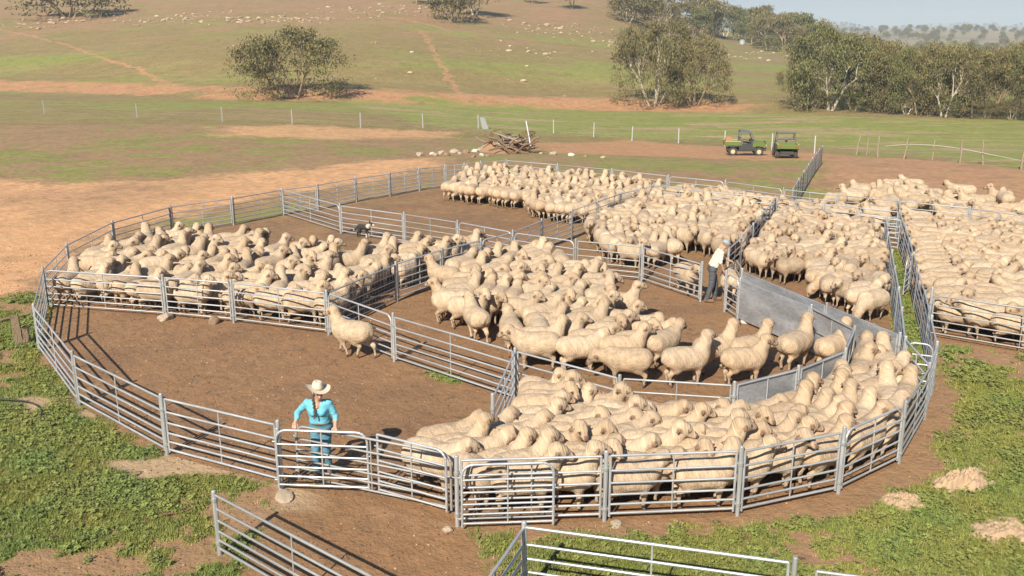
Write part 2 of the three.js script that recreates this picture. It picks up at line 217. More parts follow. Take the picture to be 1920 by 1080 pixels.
const WIRE = std(0.5, 0.5, 0.5, 0.6, 0.5);
const RAILS = [0.12, 0.27, 0.43, 0.62, 0.82, 1.06];
const ORD = ['first', 'second', 'third', 'fourth', 'fifth', 'sixth', 'seventh', 'eighth', 'ninth', 'tenth', 'eleventh', 'twelfth', 'thirteenth', 'fourteenth', 'fifteenth', 'sixteenth', 'seventeenth', 'eighteenth', 'nineteenth', 'twentieth', ...['first', 'second', 'third', 'fourth', 'fifth', 'sixth', 'seventh', 'eighth', 'ninth'].map(w => 'twenty-' + w), 'thirtieth', ...['first', 'second', 'third', 'fourth', 'fifth', 'sixth', 'seventh', 'eighth', 'ninth'].map(w => 'thirty-' + w)];
const steelFor = k => [STEEL, STEEL, STEEL2, STEEL, STEEL3][k % 5];
let fenceCount = 0;
function bow(a, b, top, low, r, corner, left = true, right = true) {   // inverted U of tube
  const p = new THREE.CurvePath(), c = corner, P = [];
  P.push(V(a, low, 0));
  if (left) { P.push(V(a, top - c, 0)); for (let i = 1; i <= 5; i++) { const t = i / 5 * Math.PI / 2; P.push(V(a + c - c * Math.cos(t), top - c + c * Math.sin(t), 0)); } } else P.push(V(a, top, 0));
  if (right) { for (let i = 0; i <= 5; i++) { const t = i / 5 * Math.PI / 2; P.push(V(b - c + c * Math.sin(t), top - c + c * Math.cos(t), 0)); } } else P.push(V(b, top, 0));
  P.push(V(b, low, 0));
  const gs = []; for (let i = 1; i < P.length; i++) { const d = P[i].clone().sub(P[i - 1]), L = d.length(), g = new THREE.CylinderGeometry(r, r, L + r * 0.3, 9, 1); g.applyQuaternion(new THREE.Quaternion().setFromUnitVectors(V(0, 1, 0), d.normalize())); g.translate(...P[i].clone().add(P[i - 1]).multiplyScalar(0.5).toArray()); gs.push(g); }
  return mergeGeometries(gs);
}
function panel(a, b, type, label, group, o = {}) {
  const A = Array.isArray(a) ? a : NODE[a], B = Array.isArray(b) ? b : NODE[b], dx = B[0] - A[0], dd = B[1] - A[1], L = Math.hypot(dx, dd), ang = Math.atan2(dd, dx);
  const names = { panel: 'rail_fence', gate: 'yard_gate', sheet: 'sheet_fence', narrow: 'race_gate' };
  const t = thing(names[type], label, type === 'panel' || type === 'sheet' ? 'fence' : 'gate', at(A[0], A[1]), ang, group), s = steelFor(fenceCount++ + (o.shift ?? 0)), e0 = o.e0 ?? 0.07, e1 = L - (o.e1 ?? 0.07);
  const dy = hgt(B[0], B[1]) - hgt(A[0], A[1]); if (Math.abs(dy) > 0.02) t.rotation.z = Math.atan2(dy, L);
  const hgtTop = o.top ?? 1.06, k = hgtTop / 1.06, mid = (e0 + e1) / 2, sag = (hash(fenceCount, 3, 8) - 0.5) * 0.02;
  t.position.y += sag;
  const rr = 0.0195;
  if (type === 'gate' || type === 'narrow') {
    part('frame', cached(`bow${L.toFixed(2)},${hgtTop},${o.l ?? 1},${o.r ?? 1},${type}`, () => bow(e0, e1, hgtTop, 0.07, 0.021, Math.min(0.17, L * 0.25), o.l ?? true, o.r ?? true)), s, t);
    for (const h of RAILS.slice(0, 5)) bar(t, 'rail', V(e0, h * k, 0), V(e1, h * k, 0), 0.017, s, 8);
    bar(t, 'latch', V(e1 - 0.02, 0.66 * k, 0), V(e1 + 0.075, 0.66 * k, 0), 0.012, STEEL3, 6);
    bar(t, 'hinge', V(e0 + 0.01, 0.2, 0), V(e0 - 0.06, 0.2, 0), 0.016, STEEL3, 6);
    bar(t, 'hinge', V(e0 + 0.01, 0.86 * k, 0), V(e0 - 0.06, 0.86 * k, 0), 0.016, STEEL3, 6);
    if (L > 1.2) bar(t, 'stay', V(mid, 0.12, 0), V(mid, hgtTop, 0), 0.014, s, 6);
  } else {
    bar(t, 'upright', V(e0, 0.07, 0), V(e0, hgtTop, 0), 0.02, s, 8); bar(t, 'upright', V(e1, 0.07, 0), V(e1, hgtTop, 0), 0.02, s, 8);
    const rs = type === 'sheet' ? [0.08, 0.58, hgtTop] : RAILS;
    for (const h of rs) bar(t, 'rail', V(e0, type === 'sheet' ? h : h * k, 0), V(e1, type === 'sheet' ? h : h * k, 0), h > 1 || h < 0.13 ? 0.0205 : rr - 0.001, s, 8);
    const bits = L > 3.0 ? 1 : 1; for (let i = 1; i <= bits; i++) { const x = mix(e0, e1, i / (bits + 1)); bar(t, 'stay', V(x, 0.1, 0.004), V(x, hgtTop, 0.004), 0.0135, s, 6); }
    if (type === 'sheet') { const m = part('sheet', new THREE.BoxGeometry(e1 - e0, hgtTop - 0.06, 0.006), SHEET, t); m.position.set(mid, (hgtTop + 0.06) / 2 + 0.02, o.side ?? -0.025); }
    for (const [x, h] of [[e0, 0.2], [e0, 0.86], [e1, 0.2], [e1, 0.86]]) bar(t, 'pin_lug', V(x - (x < mid ? 0.05 : -0.05), h, 0), V(x, h, 0), 0.018, STEEL3, 6);
    if (o.mesh) {
      const gs = []; for (let i = 1; i < L / 0.15; i++) { const g = new THREE.CylinderGeometry(0.004, 0.004, hgtTop, 4); g.translate(i * 0.15, hgtTop / 2 + 0.09, 0.03); gs.push(g); }
      for (let i = 0; i < 8; i++) { const g = new THREE.CylinderGeometry(0.004, 0.004, e1 - e0, 4); g.rotateZ(Math.PI / 2); g.translate(mid, 0.1 + i * 0.14, 0.035); gs.push(g); }
      part('wire_mesh', mergeGeometries(gs), WIRE, t).userData.kind = 'stuff';
    }
  }
  return t;
}
const postGeo = h => cached('post' + h, () => new THREE.LatheGeometry([[0, -0.3], [0.034, -0.3], [0.034, h - 0.012], [0.026, h], [0, h + 0.004]].map(p => new THREE.Vector2(...p)), 12));
const lugGeo = cached('lug', () => new THREE.CylinderGeometry(0.046, 0.046, 0.05, 12));
let postCount = 0;
function post(k, label, group, h = 1.15) {
  const A = Array.isArray(k) ? k : NODE[k], t = thing('steel_post', label, 'post', at(A[0], A[1]), hash(postCount, 1, 1) * 6, group), s = steelFor(postCount++);
  t.rotation.z = (hash(postCount, 2, 2) - 0.5) * 0.025; t.rotation.x = (hash(postCount, 2, 3) - 0.5) * 0.025;
  part('tube', postGeo(h), s, t);
  for (const y of [0.2, 0.86]) part('collar', lugGeo, STEEL3, t).position.y = y;
  return t;
}
// a run of panels: list of nodes, what each bay is, and words that place the run
function run(list, kinds, where, group, o = {}) {
  const n = list.split(' '), ks = kinds.split('');
  const word = { p: 'panel', g: 'gate', s: 'sheet', m: 'panel', '-': null };
  const cnt = {};
  for (let i = 0; i + 1 < n.length; i++) {
    const k = ks[i] ?? 'p'; if (k === '-') continue;
    const c = cnt[k] = (cnt[k] ?? -1) + 1, what = { p: 'galvanised six rail panel', g: 'round cornered galvanised gate', s: 'flat grey sheeted panel', m: 'galvanised rail panel backed with wire mesh' }[k];
    const single = ks.filter(q => q === k).length === 1;
    panel(n[i], n[i + 1], word[k], `${single ? '' : ORD[c] + ' '}${what} ${where}`, group + ' panels', { mesh: k === 'm', ...(o[i] ?? {}) });
  }
}
function posts(list, where, group) { list.split(' ').forEach((k, i, a) => post(k, a.length > 1 ? `${ORD[i]} galvanised post ${where}` : `galvanised post ${where}`, group + ' posts')); }

const gFront = 'front curved fence', gLeft = 'left outer fence', gBack = 'back fence';
run('P1 P2 P3 P4 P5 P6 P7', 'pppgpp', 'right of the double gate in the front curve', gFront);
posts('P1 P2 P3 P4 P5 P6 P7', 'rightward from the double gate in the front curve', gFront);
run('A B C D E Fp G Hh I J', 'ppppppppp', 'leftward from the blue shirted person along the outer fence', gLeft);
posts('A B C D E Fp G Hh I J', 'leftward from the blue shirted person along the outer fence', gLeft);
run('J K L M N O Q', 'pppppp', 'beside the empty brown floor of the far left pen', gLeft);
posts('K L M N O Q', 'beside the empty floor of the far left pen', gLeft);
run('Q R1 R2 R3 R4 R5 R6 R7', 'gppppgg', 'from the left along the far back fence', gBack);
posts('R1 R2 R3 R4 R5 R6 R7', 'from the left along the far back fence', gBack);
run('R7 X1 X2 X3 X4', 'pppp', 'from the left in front of the rearmost sheep', gBack);
posts('X1 X2 X3 X4', 'from the left in front of the rearmost sheep', gBack);
run('T6 Y1 Y2 Y3 Y4', 'ppgp', 'from the left between back lane and drafting pens', 'lane fence');
posts('Y1 Y2 Y3 Y4', 'from the left between back lane and drafting pens', 'lane fence');
run('U T1 T2 T3 T4 T5 T6', 'pppmpp', 'running back from the yards centre post', 'dividing fence');
posts('U T1 T2 T3 T4 T5 T6', 'running back from the yards centre', 'dividing fence');
run('J V1 V2 V3 U', 'gppg', 'from the left behind the black dog', 'dog fence');
posts('V1 V2 V3', 'from the left behind the black dog', 'dog fence');
run('U Z1 Z2 Z3 Z4', 'gmmm', 'coming forward from centre between two mobs', 'mob divider');
posts('Z1 Z2 Z3 Z4', 'coming forward from centre between two mobs', 'mob divider');
run('E G1 G2 Z4', 'gpp', 'across the front of the left mob', 'left pen front');
posts('G1 G2', 'across the front of the left mob', 'left pen front');
run('U W1 W2 W3', 'gpp', 'from centre toward the person in dark jeans', 'middle fence');
posts('W1 W2 W3', 'from centre toward the person in dark jeans', 'middle fence');
run('Z4 K0 K1 K2 K3', 'gppp', 'behind the lone walking sheep, from the left', 'inner curve');
posts('K0 K1 K2 K3', 'behind the lone sheep and front mob, from left', 'inner curve');
panel('K4', 'K1', 'panel', 'short panel jutting toward the camera at left end of front mob', 'inner curve panels');
post('K4', 'free standing end post left of the front mob', 'inner curve posts');
run('K3 F5 F4 F3 F2 F1', 'sssss', 'round the forcing pen from the front mob', 'sheeted forcing pen', { 3: { side: 0.025 } });
posts('F5 F4 F3 F2 F1 F0', 'round the sheeted forcing pen from the front', 'sheeted forcing pen');
panel('F1', 'F0', 'narrow', 'short rounded gate beside the capped person at the sheeted pen', 'sheeted forcing pen panels');
panel('S0', 'S1', 'sheet', 'left half of the long back sheet wall of the forcing pen', 'sheeted forcing pen panels', { side: 0.025 });
panel('S1', 'S2', 'sheet', 'right half of the long back sheet wall of the forcing pen', 'sheeted forcing pen panels', { side: 0.025 });
posts('S0 S1 S2', 'along the back sheet wall of the forcing pen', 'sheeted forcing pen');
panel('S0', [6.2, 25.1], 'gate', 'bow topped draft gate the capped person holds beside sheet wall', 'draft gates', { top: 1.12 });
run('H0 H1 H2 H3 H4 Y2', 'ppppp', 'running back from the capped person between two mobs', 'capped person divider');
posts('H0 H1 H2 H3 H4', 'running back from the capped person between two mobs', 'capped person divider');
run('L0 L1 L2 L3 L4 L5 L6', 'pppppp', 'on the left side of the grassy race, from the front', 'race left side');
posts('L0 L1 L2 L3 L4 L5 L6', 'on the left side of the grassy race, from front', 'race left side');
run('P7 r1 r2 r3 r4 r5 r6 r7 Y4 X2', 'ppppppppp', 'on the right side of the grassy race, from the front', 'race right side');
posts('r1 r2 r3 r4 r5 r6 r7', 'on the right side of the grassy race, from front', 'race right side');
panel('L0', 'P6', 'panel', 'panel slanting from race mouth to the right of front mob', 'race mouth');
panel('P7', [7.99, 18.02], 'narrow', 'round cornered gate closing the near mouth of the grassy race', 'race gates', { shift: 1 });
panel('L6', 'r7', 'narrow', 'narrow ladder like gate at far end of the grassy race', 'race gates', { l: false, r: false });
panel([11.36, 25.7], [10.95, 25.1], 'narrow', 'narrow gate standing ajar halfway along the grassy race', 'race gates');
panel('RG0', [13.35, 19.2], 'gate', 'long gate across the front of the right hand mob', 'right pen gates');
post('RG0', 'tall galvanised post at left end of right mob gate', 'right pen gates', 1.25);
// double gate in front of the blue shirted person, and the leaf folded back beside it
panel([-3.80, 13.55], [-2.20, 13.42], 'gate', 'nearest rounded gate leaf in front of the blue shirted person\'s legs', 'front gates');
panel([-2.16, 13.40], [-0.93, 12.72], 'gate', 'rounded gate leaf between the blue shirted person and the front mob', 'front gates', { l: false });
panel([-3.56, 13.93], [-0.86, 12.80], 'gate', 'long rounded gate under the blue shirted person\'s hands', 'front gates', { shift: 2, top: 1.0 });
panel([-0.80, 12.30], [0.68, 12.40], 'gate', 'rounded gate leaf folded against the front mob\'s rails', 'front gates');
post([-3.72, 13.60], 'shorter gate post left of the blue shirted person', 'front gates', 1.08);
// foreground rails and the fence past the vehicles
post('M0', 'end post of the nearest rails at bottom left', 'foreground rails', 1.0);
panel('M0', [-1.45, 9.46], 'panel', 'nearest rail panel running out at bottom left', 'foreground rails', { e0: 0.02, top: 0.93 });
post('N0', 'corner post of the rails at bottom centre', 'foreground rails');
panel('N0', 'N1', 'panel', 'long rail panel across the bottom right turf', 'foreground rails', { e0: 0.02 });
panel('N0', [-0.55, 8.6], 'panel', 'rail panel running toward the camera at bottom centre', 'foreground rails', { e0: 0.03 });
post('N1', 'end post of the long panel at bottom right', 'foreground rails');
panel([3.46, 9.55], [5.6, 9.0], 'panel', 'panel end cut off by the bottom right frame edge', 'foreground rails');
{
  const a = NODE.BB0, b = NODE.BB1, n = 7;
  for (let i = 0; i < n; i++) {
    const p = [mix(a[0], b[0], i / n), mix(a[1], b[1], i / n)], q = [mix(a[0], b[0], (i + 1) / n), mix(a[1], b[1], (i + 1) / n)];
    panel(p, q, 'panel', `${ORD[i]} panel back from the yards toward the green vehicles`, 'fence toward the vehicles');
    post(q, `${ORD[i]} post back from the yards toward the green vehicles`, 'fence toward the vehicles posts');
  }
}
console.log('yards done', performance.now() | 0);

// ---------------------------------------------------------------- bodies: distance fields meshed with surface nets
// bone: [ax,ay,az,ra, bx,by,bz,rb, tag, squash]  (tapered capsule; squash flattens it across z)
function fieldOf(bones, k) {
  return (x, y, z) => {
    let d = 1e9;
    for (const b of bones) {
      const dx = b[4] - b[0], dy = b[5] - b[1], dz = b[6] - b[2], px = x - b[0], py = y - b[1], pz = z - b[2];
      let t = (px * dx + py * dy + pz * dz) / (dx * dx + dy * dy + dz * dz + 1e-9); t = t < 0 ? 0 : t > 1 ? 1 : t;
      const ex = px - dx * t, ey = py - dy * t, ez = pz - dz * t;
      const q = Math.sqrt(ex * ex + ey * ey + ez * ez) - (b[3] + (b[7] - b[3]) * t), kk = b[10] ?? k;
      const h = Math.max(kk - Math.abs(d - q), 0) / kk; d = Math.min(d, q) - h * h * kk * 0.25;
    }
    return d;
  };
}
function tagOf(bones, x, y, z) {
  let best = 1e9, tg = '';
  for (const b of bones) {
    const dx = b[4] - b[0], dy = b[5] - b[1], dz = b[6] - b[2], px = x - b[0], py = y - b[1], pz = z - b[2];
    let t = (px * dx + py * dy + pz * dz) / (dx * dx + dy * dy + dz * dz + 1e-9); t = t < 0 ? 0 : t > 1 ? 1 : t;
    const q = Math.hypot(px - dx * t, py - dy * t, pz - dz * t) - (b[3] + (b[7] - b[3]) * t);
    if (q < best) { best = q; tg = b[8]; }
  }
  return tg;
}
function bounds(bones, pad) { const lo = [1e9, 1e9, 1e9], hi = [-1e9, -1e9, -1e9]; for (const b of bones) for (const o of [0, 4]) for (let c = 0; c < 3; c++) { lo[c] = Math.min(lo[c], b[o + c] - b[o + 3] - pad); hi[c] = Math.max(hi[c], b[o + c] + b[o + 3] + pad); } return [lo, hi]; }
function nets(f, lo, hi, h) {
  const n = [0, 1, 2].map(c => Math.ceil((hi[c] - lo[c]) / h) + 1), [nx, ny, nz] = n, v = new Float32Array(nx * ny * nz), id = new Int32Array(nx * ny * nz).fill(-1), pos = [], idx = [];
  const I = (i, j, k) => (k * ny + j) * nx + i;
  for (let k = 0; k < nz; k++) for (let j = 0; j < ny; j++) for (let i = 0; i < nx; i++) v[I(i, j, k)] = f(lo[0] + i * h, lo[1] + j * h, lo[2] + k * h);
  for (let k = 0; k < nz - 1; k++) for (let j = 0; j < ny - 1; j++) for (let i = 0; i < nx - 1; i++) {
    let s = 0, c = 0, x = 0, y = 0, z = 0; const g = [];
    for (let q = 0; q < 8; q++) { g[q] = v[I(i + (q & 1), j + (q >> 1 & 1), k + (q >> 2))]; if (g[q] < 0) s++; }
    if (s === 0 || s === 8) continue;
    for (let q = 0; q < 8; q++) for (const b of [1, 2, 4]) if (!(q & b)) { const r = q | b; if ((g[q] < 0) !== (g[r] < 0)) { const t = g[q] / (g[q] - g[r]); x += (q & 1) + (b === 1 ? t : 0); y += (q >> 1 & 1) + (b === 2 ? t : 0); z += (q >> 2) + (b === 4 ? t : 0); c++; } }
    id[I(i, j, k)] = pos.length / 3; pos.push(lo[0] + (i + x / c) * h, lo[1] + (j + y / c) * h, lo[2] + (k + z / c) * h);
  }
  const quad = (a, b, c, d, flip) => { if (a < 0 || b < 0 || c < 0 || d < 0) return; flip ? idx.push(a, c, b, a, d, c) : idx.push(a, b, c, a, c, d); };
  for (let k = 1; k < nz - 1; k++) for (let j = 1; j < ny - 1; j++) for (let i = 1; i < nx - 1; i++) {
    const s = v[I(i, j, k)] < 0;
    if (s !== (v[I(i + 1, j, k)] < 0)) quad(id[I(i, j - 1, k - 1)], id[I(i, j, k - 1)], id[I(i, j, k)], id[I(i, j - 1, k)], !s);
    if (s !== (v[I(i, j + 1, k)] < 0)) quad(id[I(i - 1, j, k - 1)], id[I(i - 1, j, k)], id[I(i, j, k)], id[I(i, j, k - 1)], !s);
    if (s !== (v[I(i, j, k + 1)] < 0)) quad(id[I(i - 1, j - 1, k)], id[I(i, j - 1, k)], id[I(i, j, k)], id[I(i - 1, j, k)], !s);
  }
  return { pos, idx };
}
function bodyGeo(bones, h, k, colour, extra = null, uv = (x, y, z) => [x, y + z]) {
  const base = fieldOf(bones, k), f = extra ? (x, y, z) => base(x, y, z) + extra(x, y, z) : base, [lo, hi] = bounds(bones, h * 2.5), { pos, idx } = nets(f, lo, hi, h), n = pos.length / 3, col = new Float32Array(n * 3), uvs = new Float32Array(n * 2);
  for (let i = 0; i < n; i++) { const x = pos[i * 3], y = pos[i * 3 + 1], z = pos[i * 3 + 2]; col.set(colour(tagOf(bones, x, y, z), x, y, z), i * 3); uvs.set(uv(x, y, z), i * 2); }
  const g = new THREE.BufferGeometry(); g.setAttribute('position', new THREE.Float32BufferAttribute(pos, 3)); g.setAttribute('color', new THREE.BufferAttribute(col, 3)); g.setAttribute('uv', new THREE.BufferAttribute(uvs, 2)); g.setIndex(idx); g.computeVertexNormals(); return g;
}

// ---------------------------------------------------------------- sheep (nose toward +x)
function sheepBones(o) {
  const B = [], st = o.stride ?? 0, nk = o.neck, yaw = o.yaw ?? 0, fat = o.fat ?? 1;
  // trunk: two strands side by side keep the back broad and flat
  for (const s of [-1, 1]) B.push([0.25, 0.60, s * 0.05, 0.19, -0.30, 0.615, s * 0.06 * fat, 0.20, 'wool', 0, 0.1]);
  B.push([0.07, 0.55, 0, 0.22 * fat, -0.12, 0.555, 0, 0.225 * fat, 'wool', 0, 0.1], [0.30, 0.57, 0, 0.16, 0.35, 0.66, 0, 0.15, 'wool', 0, 0.1]);
  // neck and head
  const [hx, hy] = nk, bx = 0.31, by = 0.66, cy = Math.cos(yaw), sy = Math.sin(yaw);
  const hX = bx + (hx - bx) * Math.cos(yaw * 0.45), hZ = -(hx - bx) * Math.sin(yaw * 0.45);
  B.push([bx, by, 0, 0.165, hX, hy - 0.03, hZ, 0.125, 'wool', 0, 0.09]);
  const dr = o.droop ?? 0.4, fx = cy * Math.cos(dr), fy = -Math.sin(dr), fz = -sy * Math.cos(dr);
  const hp = (l, up, side) => [hX + fx * l + (Math.sin(dr) * cy) * up + sy * side, hy + fy * l + Math.cos(dr) * up, hZ + fz * l - Math.sin(dr) * sy * up + cy * side];
  B.push([...hp(-0.01, 0.012, 0), 0.116, ...hp(0.085, 0.004, 0), 0.097, 'poll', 0, 0.06]);
  B.push([...hp(0.11, -0.014, 0), 0.076, ...hp(0.235, -0.036, 0), 0.05, 'face', 0, 0.025], [...hp(0.235, -0.03, 0), 0.047, ...hp(0.265, -0.036, 0), 0.04, 'nose', 0, 0.02]);
  for (const s of [-1, 1]) { B.push([...hp(0.03, 0.0, s * 0.088), 0.032, ...hp(-0.005, -0.02, s * 0.185), 0.02, 'ear', 0, 0.02]); B.push([...hp(0.135, 0.016, s * 0.064), 0.021, ...hp(0.155, 0.012, s * 0.062), 0.019, 'eye', 0, 0.008]); }
  // legs
  for (const s of [-1, 1]) {
    const a = st * s, c = -st * s, lift = Math.max(0, a) * 0.25, lift2 = Math.max(0, c) * 0.22;
    B.push([0.24, 0.50, s * 0.11, 0.095, 0.25 + a * 0.35, 0.31 + lift * 0.6, s * 0.10, 0.05, 'wool', 0, 0.06], [0.25 + a * 0.35, 0.31 + lift * 0.6, s * 0.10, 0.046, 0.245 + a * 0.75 - lift * 0.3, 0.08 + lift * 0.5, s * 0.095, 0.027, 'leg', 0, 0.03], [0.245 + a * 0.75 - lift * 0.3, 0.08 + lift * 0.5, s * 0.095, 0.027, 0.27 + a * 0.8 - lift * 0.3, 0.03 + lift * 0.5, s * 0.095, 0.033, 'hoof', 0, 0.02]);
    B.push([-0.30, 0.54, s * 0.12, 0.135, -0.23 + c * 0.3, 0.39, s * 0.12, 0.085, 'wool', 0, 0.07], [-0.23 + c * 0.3, 0.39, s * 0.12, 0.075, -0.38 + c * 0.55, 0.28 + lift2 * 0.5, s * 0.105, 0.045, 'wool', 0, 0.04], [-0.38 + c * 0.55, 0.28 + lift2 * 0.5, s * 0.105, 0.041, -0.35 + c * 0.8 - lift2 * 0.5, 0.08 + lift2 * 0.7, s * 0.10, 0.027, 'leg', 0, 0.03], [-0.35 + c * 0.8 - lift2 * 0.5, 0.08 + lift2 * 0.7, s * 0.10, 0.027, -0.33 + c * 0.8 - lift2 * 0.5, 0.03 + lift2 * 0.7, s * 0.10, 0.033, 'hoof', 0, 0.02]);
  }
  B.push([-0.46, 0.66, 0, 0.05, -0.505, 0.56, 0, 0.035, 'wool', 0, 0.05]);
  return B;
}
const SHEEP_COL = { wool: [0.60, 0.462, 0.335], poll: [0.565, 0.425, 0.30], face: [0.45, 0.32, 0.23], nose: [0.15, 0.10, 0.08], ear: [0.25, 0.16, 0.11], eye: [0.03, 0.025, 0.02], leg: [0.50, 0.385, 0.285], hoof: [0.16, 0.125, 0.10] };  // ear tone is darkened to paint in the shadow about the ears
const POSES = [
  { neck: [0.47, 1.00], droop: 0.3 }, { neck: [0.48, 0.99], yaw: 0.9, droop: 0.25, fat: 1.05 }, { neck: [0.48, 0.98], yaw: -0.9, droop: 0.3 },
  { neck: [0.58, 0.88], droop: 0.45, fat: 1.08 }, { neck: [0.58, 0.87], yaw: 0.7, droop: 0.4 }, { neck: [0.58, 0.86], yaw: -0.75, droop: 0.45, stride: 0.1 },
  { neck: [0.64, 0.66], droop: 0.7, fat: 1.06 }, { neck: [0.60, 0.34], droop: 1.05, stride: 0.1 }, { neck: [0.48, 1.0], droop: 0.25, stride: 0.22 }, { neck: [0.46, 1.06], yaw: 0.35, droop: 0.1 },
];
const wn = (x, y, z, s) => (vn(x, y + z * 0.7, s) + vn(y + 3.1, z + x * 0.3, s + 1)) - 1;
const sheepSkin = (tg, x, y, z) => {
  const c = SHEEP_COL[tg]; if (tg !== 'wool' && tg !== 'poll') return c;
  const n = wn(x * 5, y * 5, z * 5, 61), m = wn(x * 13, y * 13, z * 13, 67), v = 0.94 + 0.13 * m + 0.06 * n, du = Math.max(0, n + 0.1) * 0.22;   // blotches of red dust in the fleece
  return [c[0] * v, c[1] * v * (1 - du * 0.35), c[2] * v * (1 - du * 0.7)];
};
const fleece = (x, y, z) => 0.013 * wn(x * 11, y * 4.5, z * 11, 81) + 0.010 * wn(x * 24, y * 11, z * 22, 83) - (y > 0.35 ? 0.004 : 0);
const fleeceUV = (x, y, z) => [x * 2 + y * 0.7, Math.atan2(z, y - 0.45) * 0.55 + y];
const HI = POSES.map(p => bodyGeo(sheepBones(p), 0.030, 0.05, sheepSkin, fleece, fleeceUV)), LO = POSES.map(p => bodyGeo(sheepBones(p), 0.049, 0.05, sheepSkin, fleece, fleeceUV));
const woolBump = noiseTex(256, (u, v) => { const q = 0.35 * tn(u, v, 15, 31) + 0.4 * tn(u, v * 0.5, 44, 32) + 0.25 * tn(u, v, 80, 33); return [q, q, q]; }), woolMap = noiseTex(256, (u, v) => { const q = 0.80 + 0.12 * tn(u, v, 12, 34) + 0.1 * tn(u, v, 40, 35); return [q, q, q * 0.99]; }, 1, true);
const FLEECES = [[0.86, 0.85, 0.84], [0.93, 0.91, 0.88], [0.80, 0.78, 0.755], [0.90, 0.86, 0.81], [0.98, 0.975, 0.96], [0.84, 0.80, 0.75]].map(c => std(...c, 0.95, 0, { vertexColors: true, map: woolMap, bumpMap: woolBump, bumpScale: 0.02 }));
console.log('sheep tris', HI[0].index.count / 3, LO[0].index.count / 3);

// settle a mob inside a pen: bodies push each other apart until they only just touch
function settle(poly, density, heading, seed, { fixed = [], r = 0.215, spread = 0.5, poses = [0, 1, 2, 3, 4, 5], wall = 0.31, pen = '', clip = null } = {}) {
  const inside = clip ? (x, d) => Math.max(sdPoly(x, d, poly) - wall + (vn(x * 0.8 + seed, d * 0.8, 5) - 0.42) * 1.5, sdPoly(x, d, clip)) : (x, d) => sdPoly(x, d, poly);
  const R = rng(seed), bx = boxOf(poly); let area = 0; for (let i = 0, j = poly.length - 1; i < poly.length; j = i++) area += (poly[j][0] + poly[i][0]) * (poly[j][1] - poly[i][1]) / 2;
  const n = Math.round(Math.abs(area) * density), S = [], seg = [-0.31, 0, 0.33];
  for (let t = 0; S.length < n && t < n * 60; t++) {
    const x = mix(bx[0], bx[2], R()), d = mix(bx[1], bx[3], R()); if (inside(x, d) > -0.2) continue;
    if (S.some(o => Math.hypot(o.x - x, o.d - d) < 0.42)) { if (t < n * 40) continue; }
    const h = heading(x, d, R) + (R() + R() - 1) * spread; S.push({ x, d, h, pose: poses[Math.floor(R() * poses.length)], k: 0.93 + R() * 0.12, m: Math.floor(R() * FLEECES.length), pen });
  }
  const all = fixed.concat(S);
  for (let it = 0; it < 90; it++) {
    for (let i = 0; i < all.length; i++) for (let j = i + 1; j < all.length; j++) {
      const a = all[i], b = all[j], dx = b.x - a.x, dd = b.d - a.d; if (dx * dx + dd * dd > 1.6) continue;
      let fx = 0, fd = 0, ta = 0, tb = 0;
      for (const p of seg) for (const q of seg) {
        const ax = a.x + Math.cos(a.h) * p, ad = a.d + Math.sin(a.h) * p, ex = b.x + Math.cos(b.h) * q - ax, ed = b.d + Math.sin(b.h) * q - ad, L = Math.hypot(ex, ed), o = 2 * r - L;
        if (o > 0) { const ux = ex / (L + 1e-6) * o, ud = ed / (L + 1e-6) * o; fx += ux; fd += ud; ta += p * (Math.cos(a.h) * ud - Math.sin(a.h) * ux); tb += q * (Math.cos(b.h) * ud - Math.sin(b.h) * ux); }
      }
      if (fx || fd) { const w = 0.16; if (i >= fixed.length) { a.x -= fx * w; a.d -= fd * w; a.h -= ta * 0.35; } if (j >= fixed.length) { b.x += fx * w; b.d += fd * w; b.h += tb * 0.35; } }
    }
    for (const a of S) for (const p of [-0.45, 0, 0.45]) {
      const x = a.x + Math.cos(a.h) * p, d = a.d + Math.sin(a.h) * p, s = inside(x, d) + wall; if (s <= 0) continue;
      const e = 0.02, gx = (inside(x + e, d) - inside(x - e, d)) / (2 * e), gd = (inside(x, d + e) - inside(x, d - e)) / (2 * e);
      a.x -= gx * s * 0.5; a.d -= gd * s * 0.5; a.h -= p * (Math.cos(a.h) * gd - Math.sin(a.h) * gx) * s * 1.2;
    }
  }
  return S;
}
const RAD = Math.PI / 180;
const put = (list, pen) => list.map(([x, d, deg, pose, label], i) => ({ x, d, h: deg * RAD, pose, k: 0.97 + hash(i, 7, 7) * 0.07, m: Math.floor(hash(i, 9, 9) * 5.99), pen, label }));
const MOB = [];
const PENS = {
  left: nodes('E G1 G2 Z4 Z3 Z2 Z1 U V3 V2 V1 J I Hh G Fp'), mid: nodes('Z4 K0 K1 K2 K3 F5 F4 F3 F2 F1 F0 W3 W2 W1 U Z1 Z2 Z3'),
  back: nodes('J V1 V2 V3 U T1 T2 T3 T4 T5 T6 R5 R4 R3 R2 R1 Q O N M L K'), third: nodes('U W1 W2 W3 H0 H1 H2 H3 H4 Y2 Y1 T6 T5 T4 T3 T2 T1'), fourth: nodes('S0 S1 S2 L0 L1 L2 L3 L4 L5 L6 Y4 Y3 Y2 H4 H3 H2 H1 H0'),
};
const loner = put([[-3.64, 20.14, 155, 8, 'lone sheep walking across the open brown yard behind the blue shirted person']], 'lone');
